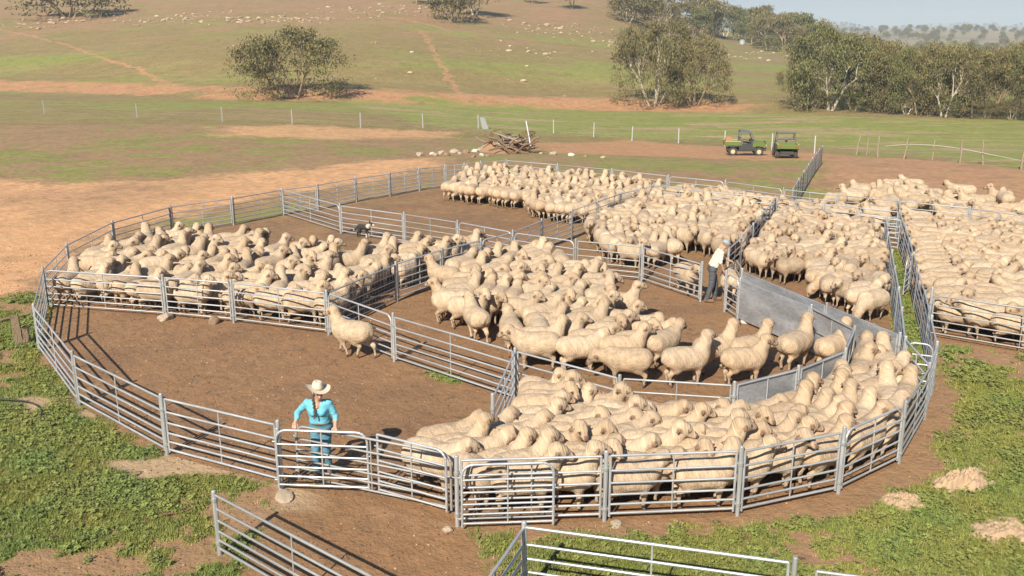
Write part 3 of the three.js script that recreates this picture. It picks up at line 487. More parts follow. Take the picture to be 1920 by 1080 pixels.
const midSet = put([[0.53, 19.28, 178, 3, 'sheep facing left just behind the rail corner post'], [1.46, 19.11, 8, 4], [2.39, 19.11, 6, 0], [2.40, 18.25, 172, 6, 'sheep facing left with lowered head in the middle group\'s front row'], [3.62, 18.3, 12, 9, 'sheep standing close behind the low rail with head held high'], [4.4, 19.11, 22, 9, 'leftmost long necked sheep on the open floor before the sheet wall'], [4.85, 18.35, 10, 0], [5.17, 19.11, 25, 9], [6.22, 19.35, 42, 9, 'sheep next to last before the sheeted corner, looking away'], [7.0, 19.2, 38, 9, 'sheep wedged highest into the sheeted corner'], [3.08, 20.14, -30, 4, 'palest faced sheep at right tip of the middle group'], [2.17, 20.14, 2, 0], [-0.87, 21.39, 112, 8, 'sheep striding away with rump to camera in middle pen'], [-0.02, 20.36, 98, 3], [0.62, 20.29, 92, 6], [-1.55, 23.08, 172, 0, 'sheep facing left alone at the left tip of middle group'], [-1.94, 25.49, 150, 0], [2.33, 25.72, -70, 3, 'sheep facing the camera at right edge of middle group'], [1.95, 26.19, -15, 4], [2.73, 22.71, -20, 9], [2.25, 23.47, -50, 5]], 'mid');
MOB.push(...loner, ...midSet);
const midMob = [[-2.17, 25.04], [-2.04, 27.45], [-0.96, 29.57], [0, 30.35], [1.73, 29.2], [2.12, 27.45], [2.47, 25.04], [2.06, 23.72], [2.79, 22.07], [3.29, 20.06], [2.53, 18.84], [1.41, 19.35], [0.31, 20.14], [-0.73, 22.07], [-1.52, 22.99]];
MOB.push(...settle(midMob, 1.5, () => 0.3, 101, { fixed: midSet.map(o => ({ ...o })), spread: 1.6, poses: [0, 2, 3, 4, 5, 6, 1], clip: PENS.mid, pen: 'mid' }));
const frontPen = nodes('K4 K1 K2 K3 F5 F4 F3').concat([[7.45, 19.8]], nodes('S2 L0 P6 P5 P4 P3 P2 P1'), [[-1.0, 13.05], [-2.0, 13.55], [-1.75, 14.4]]);
MOB.push(...settle(frontPen, 2.5, (x, d) => mix(-0.05, 1.25, sm((x - 3.2) / 4.5)), 202, { spread: 0.5, poses: [0, 1, 2, 3, 4, 0, 9, 2, 5], r: 0.2, wall: 0.32, pen: 'front' }));
const leftMob = [[-13.1, 25.9], [-13.2, 27.4], [-13.3, 29.5], [-12.4, 31.2], [-11.1, 30.9], [-8.2, 29.9], [-6.4, 28.6], [-5, 28.5], [-3.3, 29.2], [-1.3, 29.2], [-2.12, 27.4], [-3.21, 24.93], [-4.42, 22.5], [-4.91, 22.2], [-7.1, 22.5], [-9.29, 23.2], [-12.25, 24.39]];
MOB.push(...settle(leftMob, 1.65, (x, d) => 0.35, 303, { spread: 1.5, poses: [0, 0, 1, 2, 3, 4, 5, 9], clip: PENS.left, pen: 'left' }));
const backMob = [[-3.02, 42.67], [-3.11, 45.58], [-2.34, 47.2], [-0.28, 48], [2.32, 47.38], [4.74, 45.58], [7.3, 41.9], [6.1, 39.2], [4.53, 37.6], [3.26, 35.52], [2.18, 35.52], [1.68, 35.96], [0.55, 38.04], [-0.34, 38.91], [-1.4, 40.23], [-2.06, 39.3]];
MOB.push(...settle(backMob, 1.65, () => 1.3, 404, { spread: 1.6, poses: [3, 4, 5, 6, 0, 2], clip: PENS.back, pen: 'back' }));
const pen3 = [[2.88, 33.88], [3.3, 36], [4.6, 38], [6.5, 40.5], [8.51, 39.56], [10.38, 37.08], [9.59, 34.89], [7.54, 29.57], [6.74, 28.48], [6.46, 29.57], [5.9, 30.35], [5.11, 28.83], [4.21, 28.48], [2.97, 29.57], [2.34, 30.51]];
MOB.push(...settle(pen3, 1.7, (x, d, R) => (R() < 0.5 ? 0.9 : -1.2), 505, { spread: 1.3, poses: [3, 4, 5, 6, 0, 7], clip: PENS.third, pen: 'third' }));
const pen4 = [[7.42, 28.83], [8.55, 31.59], [10.87, 37.67], [12.47, 36.51], [14.28, 35.41], [13.71, 33.4], [11.19, 26.19], [10.29, 22.6], [9.6, 22.4], [8.9, 23.4], [8.51, 25.2], [8.12, 26.3]];
MOB.push(...settle(pen4, 1.75, (x, d, R) => d > 29 ? -1.5 : (R() < 0.6 ? -2.4 : 0.6), 606, { spread: 0.9, poses: [3, 4, 5, 6, 7, 0], clip: PENS.fourth, pen: 'fourth' }));
const rightPen = nodes('RG0').concat([[12.4, 19.9], [13.3, 20.1], [18.9, 31.0]], nodes('X4 X3 X2 Y4 r7 r6 r5 r4 r3 r2'));
MOB.push(...settle(rightPen, 2.0, (x, d, R) => (R() < 0.6 ? 3.0 : -0.15), 707, { spread: 0.4, poses: [3, 6, 4, 5, 6], r: 0.205, pen: 'right' }));
const lane = nodes('T6 Y1 Y2 Y3 Y4 X2 X1 R7 R6 R5');
MOB.push(...settle(lane, 1.7, (x, d, R) => (R() < 0.5 ? -0.65 : 2.5), 808, { spread: 0.5, poses: [3, 4, 5, 6, 0], pen: 'lane' }));
const rear = [[13.35, 38.53], [15, 42.07], [16.59, 42.07], [19.29, 42.67], [20.09, 41.2], [20.83, 39.82], [23.5, 38.28], [21.4, 34.3], [18.6, 33.2], [17, 34.2], [15, 35.7], [13.4, 36.9]];
MOB.push(...settle(rear, 1.0, () => 2.6, 909, { spread: 1.6, poses: [3, 6, 7, 7, 5, 0], clip: [[11.6, 38.6], ...nodes('X1 X2 X3 X4'), [26, 30], [30, 46], [14, 46]], pen: 'rear' }));
// two sheep beside the capped person's legs
MOB.push(...put([[5.0, 25.6, -75, 3, 'sheep peering round the rails behind the capped person\'s legs'], [6.05, 25.0, 80, 6, 'sheep squeezing through the draft gate past the capped person']], 'capped person'));
const PEN_WORDS = {
  front: ['front mob of sheep', 'P1 P2 P3 P4 P5 P6', 'the front rails', { P1: 'first front post', P2: 'second front post', P3: 'third front post', P4: 'fourth front post', P5: 'fifth front post', P6: 'race mouth', K1: 'inner corner post', F5: 'sheeted curve' }],
  mid: ['middle group of sheep', 'Z4 K0 K1 K2 K3', 'the inner rails', { K0: 'lone sheep', K1: 'inner corner post', K2: 'low rails', K3: 'sheeted curve', Z2: 'mesh divider', W1: 'centre gate', W2: 'open floor', U: 'centre post' }],
  left: ['left mob of sheep', 'E G1 G2 Z4', 'the left gate', { E: 'left corner', G1: 'stone footed post', G2: 'brown block', Z4: 'mesh corner', Z3: 'mesh divider', Z2: 'divider middle', U: 'centre post', V2: 'black dog', Hh: 'outer fence', G: 'far left bend' }],
  back: ['far left mob of sheep', 'V1 V2 V3 U T1 T2', 'the far pen floor', { O: 'left end', R2: 'rubbish heap', R4: 'back fence', T3: 'dividing fence' }],
  third: ['mob left behind the capped person', 'U W1 W2 W3', 'the middle rails', { W1: 'centre gate', W2: 'middle post', H0: 'person in cap', H2: 'capped person divider', T3: 'dividing fence', T6: 'back lane' }],
  fourth: ['mob beside the grassy race', 'S0 S1 S2', 'the sheet wall', { S0: 'draft gate', S1: 'sheet wall post', L1: 'race mouth', L3: 'race side', L5: 'race end', H2: 'capped person divider', Y3: 'back lane' }],
  right: ['right hand mob of sheep', 'RG0 RG1', 'the right gate', { RG0: 'tall gate post', RG1: 'frame edge', r3: 'race side', r5: 'race middle', X3: 'rear fence' }],
  lane: ['sheep in the back lane', 'T6 Y1 Y2 Y3 Y4', 'the lane rails', { Y1: 'lane left', Y3: 'lane gate', Y4: 'race end' }], rear: ['rearmost mob of sheep', 'X1 X2 X3 X4', 'the rear rails', { X1: 'rear left', X3: 'rear right' }],
};
const FACING = h => { const a = ((h / RAD) % 360 + 360) % 360; return a < 45 || a >= 315 ? 'facing right' : a < 135 ? 'facing away' : a < 225 ? 'facing left' : 'facing camera'; };
const CARRIES = ['head raised', 'head raised and turned', 'head raised and turned', 'head level', 'head level and turned', 'head level and turned', 'head lowered', 'grazing', 'head raised', 'neck stretched up'];
function describe(o) {
  const w = PEN_WORDS[o.pen]; if (!w) return undefined;
  const row = Math.floor(nearLine(o.x, o.d, nodes(w[1])) / 0.75), mark = Object.keys(w[3]).sort((a, b) => Math.hypot(NODE[a][0] - o.x, NODE[a][1] - o.d) - Math.hypot(NODE[b][0] - o.x, NODE[b][1] - o.d))[0];
  return `sheep ${FACING(o.h)}, ${CARRIES[o.pose]}, ${ORD[Math.min(row, 11)]} row from ${w[2].replace('the ', '')}, near ${w[3][mark]}`;
}
MOB.forEach(o => { o.far = Math.hypot(o.x, o.d); o.out = Math.abs(o.x) / o.d > 0.59; });
MOB.sort((a, b) => (a.label ? 0 : 1) - (b.label ? 0 : 1) || (a.out - b.out) || a.far - b.far);
console.log('sheep', MOB.length, JSON.stringify(MOB.reduce((c, o) => (c[o.pen] = (c[o.pen] ?? 0) + 1, c), {})));
MOB.slice(0, 300).forEach((o, i) => {
  const group = PEN_WORDS[o.pen]?.[0], label = describe(o);
  const m = one('sheep', (i < 85 ? HI : LO)[o.pose], FLEECES[o.m], o.label ?? label, 'sheep', at(o.x, o.d), o.h, group);
  m.scale.setScalar(o.k * 1.0);
});
{
  const rest = new THREE.Group(); rest.name = 'far_sheep_mob'; rest.userData = { kind: 'stuff', label: 'far rows of the mobs of cream sheep filling the back pens', category: 'sheep' }; scene.add(rest);
  const M4 = new THREE.Matrix4(), Q = new THREE.Quaternion(), list = MOB.slice(300), mat = std(0.9, 0.88, 0.855, 0.95, 0, { vertexColors: true, map: woolMap, bumpMap: woolBump, bumpScale: 0.02 });
  POSES.forEach((_, p) => {
    const l = list.filter(o => o.pose === p); if (!l.length) return;
    const im = new THREE.InstancedMesh(LO[p], mat, l.length); im.name = 'sheep_rows'; im.castShadow = im.receiveShadow = true;
    l.forEach((o, i) => { im.setMatrixAt(i, M4.compose(V(...at(o.x, o.d)), Q.setFromAxisAngle(V(0, 1, 0), o.h), V(1, 1, 1).multiplyScalar(o.k * 1.0))); const c = FLEECES[o.m].color; im.setColorAt(i, new THREE.Color().setRGB(c.r / 0.9, c.g / 0.88, c.b / 0.855)); });
    rest.add(im);
  });
}
console.log('sheep placed', performance.now() | 0);

// ---------------------------------------------------------------- trees
const BARK = std(0.26, 0.19, 0.12, 0.9, 0, { bumpMap: cached('barkBump', () => noiseTex(128, (u, v) => { const q = 0.6 * tn(u, v, 10, 41) + 0.4 * tn(u, v, 34, 42); return [q, q, q]; })), bumpScale: 0.03 });
const PALE = std(0.42, 0.37, 0.30, 0.85);
const LEAF = [[0.142, 0.126, 0.048], [0.130, 0.112, 0.044], [0.154, 0.130, 0.054], [0.120, 0.124, 0.042]].map(c => { const m = std(...c, 0.75, 0, { side: THREE.DoubleSide, vertexColors: true }); return m; });
function makeTree(kind, seed, leaves, leafScale) {           // unit tree: height 1, spread about 1 (stretched when planted)
  const R = rng(seed), limbs = [], tips = [], rr = (a, b) => mix(a, b, R());
  const bush = kind === 'bush' || kind === 'tall', levels = bush ? 4 : 5;
  function grow(p, dir, len, rad, lev) {
    let q = p.clone(), dv = dir.clone(); const seg = 3, pts = [[q.clone(), rad]];
    for (let i = 0; i < seg; i++) { dv.add(V(rr(-1, 1), rr(-0.5, 0.8), rr(-1, 1)).multiplyScalar(0.16)).normalize(); q.addScaledVector(dv, len / seg); pts.push([q.clone(), rad * (1 - (i + 1) / seg * 0.45)]); if (lev <= 2 && i === 1) tips.push([q.clone(), lev]); }
    limbs.push(pts);
    if (lev === 0) { tips.push([q.clone(), 0]); return; }
    const n = lev > 2 ? 3 : 2 + (R() < 0.6 ? 1 : 0);
    for (let i = 0; i < n; i++) {
      const a = rr(0, 6.283), sp = lev > 3 ? rr(0.45, 0.9) : rr(0.4, 1.0), nd = dv.clone().add(V(Math.cos(a) * sp, rr(-0.3, 0.35), Math.sin(a) * sp)).normalize();
      grow(q, nd, len * rr(0.66, 0.86), rad * rr(0.5, 0.62), lev - 1);
    }
  }
  const stems = bush ? 5 : kind === 'white' ? 3 : 2;
  for (let s = 0; s < stems; s++) { const a = s / stems * 6.283 + rr(-0.4, 0.4), lean = bush ? rr(0.5, 1.1) : rr(0.2, 0.55); grow(V(Math.cos(a) * 0.02, -0.02, Math.sin(a) * 0.02), V(Math.cos(a) * lean, 1, Math.sin(a) * lean).normalize(), bush ? 0.16 : 0.2, bush ? 0.018 : 0.022, levels - 1); }
  // scale the skeleton into a unit box
  let top = 0, wide = 0; for (const [p] of tips) { top = Math.max(top, p.y); wide = Math.max(wide, Math.hypot(p.x, p.z)); }
  const sy = 0.93 / top, sx = 0.44 / wide, fit = p => { p.x *= sx; p.y *= sy; p.z *= sx; };
  limbs.forEach(l => l.forEach(q => fit(q[0]))); tips.forEach(t => fit(t[0]));
  const gs = []; for (const l of limbs) { if (l[0][1] < 0.0035) continue; for (let i = 1; i < l.length; i++) { const a = l[i - 1][0], b = l[i][0], d = b.clone().sub(a), L = d.length(), g = new THREE.CylinderGeometry(l[i][1] * 0.8, l[i - 1][1] * 0.8, L * 1.03, 6, 1, true); g.applyQuaternion(new THREE.Quaternion().setFromUnitVectors(V(0, 1, 0), d.normalize())); g.translate(...a.clone().add(b).multiplyScalar(0.5).toArray()); gs.push(g); } }
  const wood = mergeGeometries(gs);
  // clumps of leaf sprays: at the twigs, hanging below them, and for bushes down to the ground
  const clumps = tips.map(([p, lev]) => [p, rr(0.035, 0.075), lev ? 0.6 : 1, rr(0.72, 1.25)]);
  for (let i = 0; i < (bush ? 40 : 130); i++) { const p = tips[Math.floor(R() * tips.length)][0], o = 1 + 0.12 * R(); const q = V(p.x * o, p.y - rr(0.05, bush ? 0.3 : 0.42), p.z * o); if (q.y > 0.08) clumps.push([q, rr(0.035, 0.07), 0.8, rr(0.65, 1.15)]); }
  if (bush) for (let i = 0; i < 85; i++) { const y = Math.pow(R(), 1.3) * (kind === 'tall' ? 0.6 : 0.75) + 0.05, a = rr(0, 6.283), r = rr(0.26, 0.46) * Math.sqrt(1 - 0.75 * y * y); clumps.push([V(Math.cos(a) * r, y, Math.sin(a) * r), rr(0.04, 0.08), 1, rr(0.65, 1.2)]); }
  const pos = [], col = [], add = (c, w, h, tone) => {
    const a = rr(0, 6.283), tilt = rr(-0.9, 0.9), ux = Math.cos(a) * w, uz = Math.sin(a) * w, vx = -Math.sin(a) * Math.sin(tilt) * h, vy = Math.cos(tilt) * h, vz = Math.cos(a) * Math.sin(tilt) * h;
    const P = [[-ux * 0.5, 0, -uz * 0.5], [ux * 0.5 + vx * 0.3, vy * 0.3, uz * 0.5 + vz * 0.3], [vx - ux * 0.1, vy, vz - uz * 0.1], [-vx * 0.8, -vy * 0.8, -vz * 0.8]];
    for (const k of [0, 1, 2, 0, 3, 1]) { pos.push(c.x + P[k][0], c.y + P[k][1], c.z + P[k][2]); col.push(tone[0], tone[1], tone[2]); }
  };
  const sum = clumps.reduce((s, c) => s + c[2], 0);
  for (const [p, r, wgt, hue] of clumps) {
    const n = Math.round(leaves * wgt / sum);
    for (let i = 0; i < n; i++) { const c = V(p.x + (R() + R() + R() - 1.5) * r * 1.25, Math.max(0.012, p.y + (R() + R() + R() - 1.5) * r * 1.0), p.z + (R() + R() + R() - 1.5) * r * 1.25), t = hue * rr(0.75, 1.25); add(c, rr(0.006, 0.011) * leafScale, rr(0.010, 0.022) * leafScale, [t * rr(0.92, 1.14), t, t * rr(0.8, 1.1)]); }
  }
  const g = new THREE.BufferGeometry(); g.setAttribute('position', new THREE.Float32BufferAttribute(pos, 3)); g.setAttribute('color', new THREE.Float32BufferAttribute(col, 3)); g.computeVertexNormals();
  return { wood, leaves: g };
}
const KINDS = { gum: [11, 12, 13, 14, 15].map(s => makeTree('gum', s, 13500, 1.02)), bush: [21, 22, 23].map(s => makeTree('bush', s, 14500, 1.04)), white: [31, 35].map(s => makeTree('white', s, 13000, 1.02)), tall: [41, 42].map(s => makeTree('tall', s, 16500, 1.0)) };
const FARK = { gum: [11, 12, 13, 14].map(s => makeTree('gum', s, 4000, 2.0)), bush: [21, 22].map(s => makeTree('bush', s, 4000, 2.0)) };
const TREE_WORDS = { 0: 'broad low bushy tree alone on the left at the hill foot', 1: 'left tree of the pair at the middle hill foot', 2: 'right tree of the pair at the middle hill foot', 3: 'spreading gum with bare white limbs at left end of the grove', 4: 'low bush under the left end of the grove' };
const NEARBY = 24, seen = {};
TREES.map((t, i) => [t, i]).sort((a, b) => a[0][0] / a[0][1] - b[0][0] / b[0][1]).forEach(([[x, d, h, w, kind], i]) => {
  const R = rng(900 + i * 7), lib = d > 180 || i >= NEARBY ? FARK : KINDS, v = lib[kind][Math.floor(R() * lib[kind].length)], grove = d < 180;
  const where = kind === 'bush' ? (grove ? 'low dark bush rightward along the foot of the right grove' : d < 260 ? 'dark bush from the left along the rocky hilltop' : 'bush from the left in the scrub of the hill shoulder') : grove ? (i < 14 ? 'olive gum rightward in the front row of the right grove' : 'gum rightward in the shaded back row of the right grove') : x < 30 && d < 280 ? 'gum tree from the left along the rocky hilltop' : 'gum tree from the left in the scrub of the hill shoulder';
  const c = TREE_WORDS[i] ? 0 : seen[where] = (seen[where] ?? -1) + 1, side = `${ORD[c]} ${where}`;
  const t = thing(kind === 'bush' ? 'bushy_tree' : 'gum_tree', TREE_WORDS[i] ?? side, 'tree', at(x, d, -0.1), R() * 6.283, i < 5 ? undefined : grove ? 'trees of the right grove' : 'trees on the hill');
  const k = w * (1.12 + 0.15 * R()) ; t.scale.set(k, h, k);
  part('trunk', v.wood, kind === 'white' || i % 4 === 1 ? PALE : BARK, t); part('crown', v.leaves, LEAF[i % LEAF.length], t);
});

// ---------------------------------------------------------------- far hills and their scattered trees
{
  const ridge = (name, d, depth, top, seed, col) => {
    const nx = 240, nd = 16, pos = [], c = [], idx = [];
    for (let j = 0; j <= nd; j++) for (let i = 0; i <= nx; i++) {
      const az = mix(-0.2, 1.3, i / nx), q = j / nd, dd = d + depth * q, x = az * d, rise = Math.sin(Math.min(1, q * 1.15) * Math.PI / 2);
      const y = -6 + top(az) * rise * (0.8 + 0.4 * fbm(az * 7, q * 1.5, 4, seed)) + 5 * fbm(x * 0.01, dd * 0.01, 3, seed + 5);
      pos.push(x, y, -dd); const n = fbm(x * 0.012, dd * 0.006, 4, seed + 9), k = mix3(col[0], col[1], sm((n - 0.4) * 5)); c.push(...k);
      if (i < nx && j < nd) { const a = j * (nx + 1) + i; idx.push(a, a + 1, a + nx + 2, a, a + nx + 2, a + nx + 1); }
    }
    const g = new THREE.BufferGeometry(); g.setAttribute('position', new THREE.Float32BufferAttribute(pos, 3)); g.setAttribute('color', new THREE.Float32BufferAttribute(c, 3)); g.setIndex(idx); g.computeVertexNormals();
    const m = part(name, g, std(1, 1, 1, 1, 0, { vertexColors: true, side: THREE.DoubleSide }), scene); m.userData.kind = 'structure'; return { pos, nx, nd };
  };
  const A = ridge('near_hill_range', 620, 700, az => 13 + 8 * sm((az - 0.45) / 0.3), 301, [[0.12, 0.105, 0.055], [0.21, 0.165, 0.095]]);
  const B = ridge('far_hill_range', 1900, 1500, az => mix(92, 50, sm((az - 0.25) / 0.35)) + 10 * Math.sin(az * 19), 401, [[0.11, 0.10, 0.065], [0.19, 0.155, 0.10]]);
  const R = rng(77), tg = FARK.gum[1], far = [];
  for (const [H, n, s0, s1] of [[A, 520, 5, 10], [B, 1100, 6, 11]]) for (let k = 0; k < n; k++) { const i = Math.floor(R() * H.nx), j = Math.floor(R() * H.nd * 0.95), q = (j * (H.nx + 1) + i) * 3, f = R(); const p = V(mix(H.pos[q], H.pos[q + 3], f), mix(H.pos[q + 1], H.pos[q + 4], f) - 0.5, H.pos[q + 2]); if (p.x / -p.z < 0.1 || p.x / -p.z > 0.8) continue; far.push([p, mix(s0, s1, R())]); }
  // blunt leaf clumps are enough at half a kilometre and more
  const src = tg.leaves.attributes.position, keep = [], kc = []; for (let f = 0; f < src.count / 3; f += 5) for (let v = 0; v < 3; v++) { const cx = src.getX(f * 3), cy = src.getY(f * 3), cz = src.getZ(f * 3); keep.push(cx + (src.getX(f * 3 + v) - cx) * 2.4, cy + (src.getY(f * 3 + v) - cy) * 2.4, cz + (src.getZ(f * 3 + v) - cz) * 2.4); kc.push(1, 1, 1); }
  const fg = new THREE.BufferGeometry(); fg.setAttribute('position', new THREE.Float32BufferAttribute(keep, 3)); fg.setAttribute('color', new THREE.Float32BufferAttribute(kc, 3)); fg.computeVertexNormals();
  const im = new THREE.InstancedMesh(fg, LEAF[1], far.length), M = new THREE.Matrix4(), Q = new THREE.Quaternion(); im.name = 'distant_trees'; im.castShadow = im.receiveShadow = true;
  far.forEach(([p, s], i) => im.setMatrixAt(i, M.compose(p, Q.setFromAxisAngle(V(0, 1, 0), i), V(s * 1.1, s, s * 1.1))));
  im.userData = { kind: 'stuff', label: 'scattered trees over the hazy hills on the horizon', category: 'trees' }; scene.add(im);
}

// ---------------------------------------------------------------- stones, timber, wire fences
function stoneGeo(seed) { const g = new THREE.IcosahedronGeometry(1, 2), p = g.attributes.position; for (let i = 0; i < p.count; i++) { const v = V(p.getX(i), p.getY(i), p.getZ(i)), k = 0.62 + 0.55 * (vn(v.x * 1.6 + seed, v.y * 1.6 + v.z * 0.9, seed) * 0.6 + vn(v.z * 3 + 5, v.x * 3 + v.y * 2, seed + 1) * 0.4); p.setXYZ(i, v.x * k, v.y * k, v.z * k); } g.computeVertexNormals(); return g; }
const STONES = [1, 2, 3, 4, 5].map(s => stoneGeo(s * 13)), STONE = std(0.33, 0.26, 0.19, 0.95), STONE_DK = std(0.22, 0.145, 0.095, 0.95), STONE_WH = std(0.46, 0.43, 0.39, 0.9);
function stone(x, d, sx, sy, sz, mat, label, group, name = 'stone') { const k = Math.floor(hash(Math.round(x * 50), Math.round(d * 50), 3) * 5), m = one(name, STONES[k], mat, label, name.includes('lump') ? 'lump' : 'stone', at(x, d, sy * 0.35), hash(Math.round(x * 70), 5, 5) * 6, group); m.scale.set(sx, sy, sz); return m; }
{
  const R = rng(5), M = new THREE.Matrix4(), Q = new THREE.Quaternion(), spots = [];
  const bands = [[-70, 208, 16, 7, 150], [-48, 200, 16, 6, 150], [-30, 220, 14, 9, 130], [10, 205, 16, 12, 120], [24, 190, 9, 6, 60], [-100, 215, 12, 9, 90], [52, 225, 10, 6, 40], [-10, 160, 30, 30, 30], [-95, 160, 20, 12, 14], [70, 250, 10, 8, 40], [5, 168, 7, 5, 26]];
  for (const [x, d, sx, sd, n] of bands) for (let i = 0; i < n; i++) spots.push([x + (R() + R() - 1) * sx * 1.4, d + (R() + R() - 1) * sd * 1.6, 0.10 + 0.42 * Math.pow(R(), 3)]);
  const im = new THREE.InstancedMesh(STONES[0], STONE, spots.length); im.name = 'hillside_rubble'; im.castShadow = im.receiveShadow = true;
  spots.forEach(([x, d, s], i) => { im.setMatrixAt(i, M.compose(V(...at(x, d, s * 0.2)), Q.setFromAxisAngle(V(0, 1, 0), R() * 6), V(s * (0.8 + R()), s * 0.6, s * (0.7 + R() * 0.5)))); const t = 0.75 + 0.55 * R(); im.setColorAt(i, new THREE.Color().setRGB(t, t * 0.97, t * 0.93)); });
  im.userData = { kind: 'stuff', label: 'pale stones scattered over the upper hillside', category: 'rubble' }; scene.add(im);
}
const WOOD = std(0.20, 0.145, 0.095, 0.95, 0, { bumpMap: geoCache.barkBump, bumpScale: 0.02 }), WOOD_GREY = std(0.29, 0.25, 0.20, 0.95, 0, { bumpMap: geoCache.barkBump, bumpScale: 0.02 }), RUST = std(0.15, 0.075, 0.04, 0.9);
// a crooked stick or split timber with taper
function timber(len, r0, r1, bend, seed) { const R = rng(seed), pts = []; for (let i = 0; i <= 5; i++) pts.push(V(i / 5 * len - len / 2, (R() - 0.5) * bend, (R() - 0.5) * bend)); const c = new THREE.CatmullRomCurve3(pts), gs = []; const n = 10; for (let i = 0; i < n; i++) { const a = c.getPoint(i / n), b = c.getPoint((i + 1) / n), d = b.clone().sub(a), L = d.length(), g = new THREE.CylinderGeometry(mix(r0, r1, (i + 1) / n), mix(r0, r1, i / n), L * 1.05, 7); g.applyQuaternion(new THREE.Quaternion().setFromUnitVectors(V(0, 1, 0), d.normalize())); g.translate(...a.add(b).multiplyScalar(0.5).toArray()); gs.push(g); } return mergeGeometries(gs); }
function stick(name, x, d, up, len, r0, r1, bend, seed, turn, tilt, mat, label, cat = 'branch', group) { const m = one(name, timber(len, r0, r1, bend, seed), mat, label, cat, at(x, d, up), turn, group); m.rotation.z = tilt; return m; }
// weathered split timber standing outside the left rails
{
  const t = thing('timber_stump', 'weathered split timber post standing outside the left rails', 'stump', at(-11.62, 20.9), 0.3);
  const slab = (name, w, h, x, lean, k) => { const g = new THREE.BoxGeometry(w, h, 0.11, 3, 8, 2), p = g.attributes.position; for (let i = 0; i < p.count; i++) { p.setX(i, p.getX(i) + (vn(p.getY(i) * 5, p.getZ(i) * 9, k) - 0.5) * 0.04); if (p.getY(i) > h * 0.45) p.setY(i, p.getY(i) - vn(p.getX(i) * 14, 3, k) * 0.16); } g.computeVertexNormals(); const m = part(name, g, WOOD, t); m.position.set(x, h / 2 - 0.08, 0); m.rotation.z = lean; return m; };
  slab('slab', 0.17, 0.88, -0.05, 0.03, 5); slab('slab', 0.12, 0.62, 0.11, -0.06, 8);
}
stick('fallen_branch', -12.9, 22.9, 0.08, 1.5, 0.04, 0.03, 0.05, 3, 0.75, 0.08, WOOD, 'dry branch lying in the grass outside the left gate');
stick('fallen_branch', -5.2, 12.75, 0.05, 0.75, 0.02, 0.012, 0.06, 9, 0.5, 0.04, RUST, 'dark stick lying on the turf at lower left');
{ const c = new THREE.CatmullRomCurve3([[-11.2, 17.4], [-10.3, 17.35], [-9.6, 17.2], [-9.15, 16.8], [-8.95, 16.4]].map(p => V(...at(p[0], p[1], 0.07)))); one('poly_hose', new THREE.TubeGeometry(c, 30, 0.016, 7), std(0.03, 0.03, 0.03, 0.5), 'black hose curling over the turf at far left', 'hose'); }
stone(-9.0, 23.05, 0.26, 0.13, 0.2, STONE, 'flat pale stone at the foot of the left gate post', undefined);
stone(-7.62, 22.72, 0.17, 0.17, 0.15, STONE_DK, 'squat brown block on the yard floor in front of left mob', undefined, 'stone_block');
stone(-3.62, 13.36, 0.26, 0.05, 0.16, STONE, 'flat stone under the hinge of the blue shirted person\'s gate', undefined);
stone(1.55, 12.5, 0.14, 0.035, 0.1, STONE, 'small flat stone under the front mob\'s second post', undefined);
stone(-0.95, 12.32, 0.09, 0.06, 0.08, STONE, 'small broken stone beside the folded gate leaf', undefined);
stone(-12.9, 27.0, 0.22, 0.1, 0.16, STONE, 'stone at the base of the back left corner post', undefined);
{ const g = new THREE.BoxGeometry(0.3, 0.07, 0.11, 3, 2, 2), p = g.attributes.position; for (let i = 0; i < p.count; i++) p.setY(i, p.getY(i) * (0.8 + 0.3 * vn(p.getX(i) * 9, p.getZ(i) * 9, 4))); g.computeVertexNormals(); one('white_litter', g, STONE_WH, 'small white scrap lying on the floor by the sheet wall', 'litter', at(6.0, 22.7, 0.04), -0.2); }
// clumps of dung and straw on the right hand turf
const DUNG = std(0.37, 0.255, 0.16, 1);
for (const [x, d, sx, sd, h, lab] of [[7.42, 13.86, 0.62, 0.34, 0.2, 'largest dung and straw heap on the right turf'], [6.15, 13.2, 0.42, 0.3, 0.09, 'low straw heap near the front rails on the right turf'], [7.3, 12.3, 0.6, 0.42, 0.1, 'flattened straw heap nearest the bottom right corner']]) {
  const n = 44, g = new THREE.PlaneGeometry(2, 2, n, n), p = g.attributes.position; g.rotateX(-Math.PI / 2);
  for (let i = 0; i < p.count; i++) { const u = p.getX(i), v = p.getZ(i), r = Math.hypot(u, v) + (vn(u * 2.5 + x, v * 2.5, 7) - 0.5) * 0.5, b = sm((1 - r) / 0.55); p.setXYZ(i, u * sx, b * h * (0.35 + 0.8 * fbm(u * 5 + d, v * 5, 3, 9) + 0.55 * (vn(u * 17, v * 17, 15) - 0.3)) - 0.035 + (b <= 0 ? -0.05 : 0), v * sd); }
  g.computeVertexNormals(); one('dung_heap', g, DUNG, lab, 'dung heap', at(x, d, 0.02), 0.5, 'dung heaps on the right turf');
}
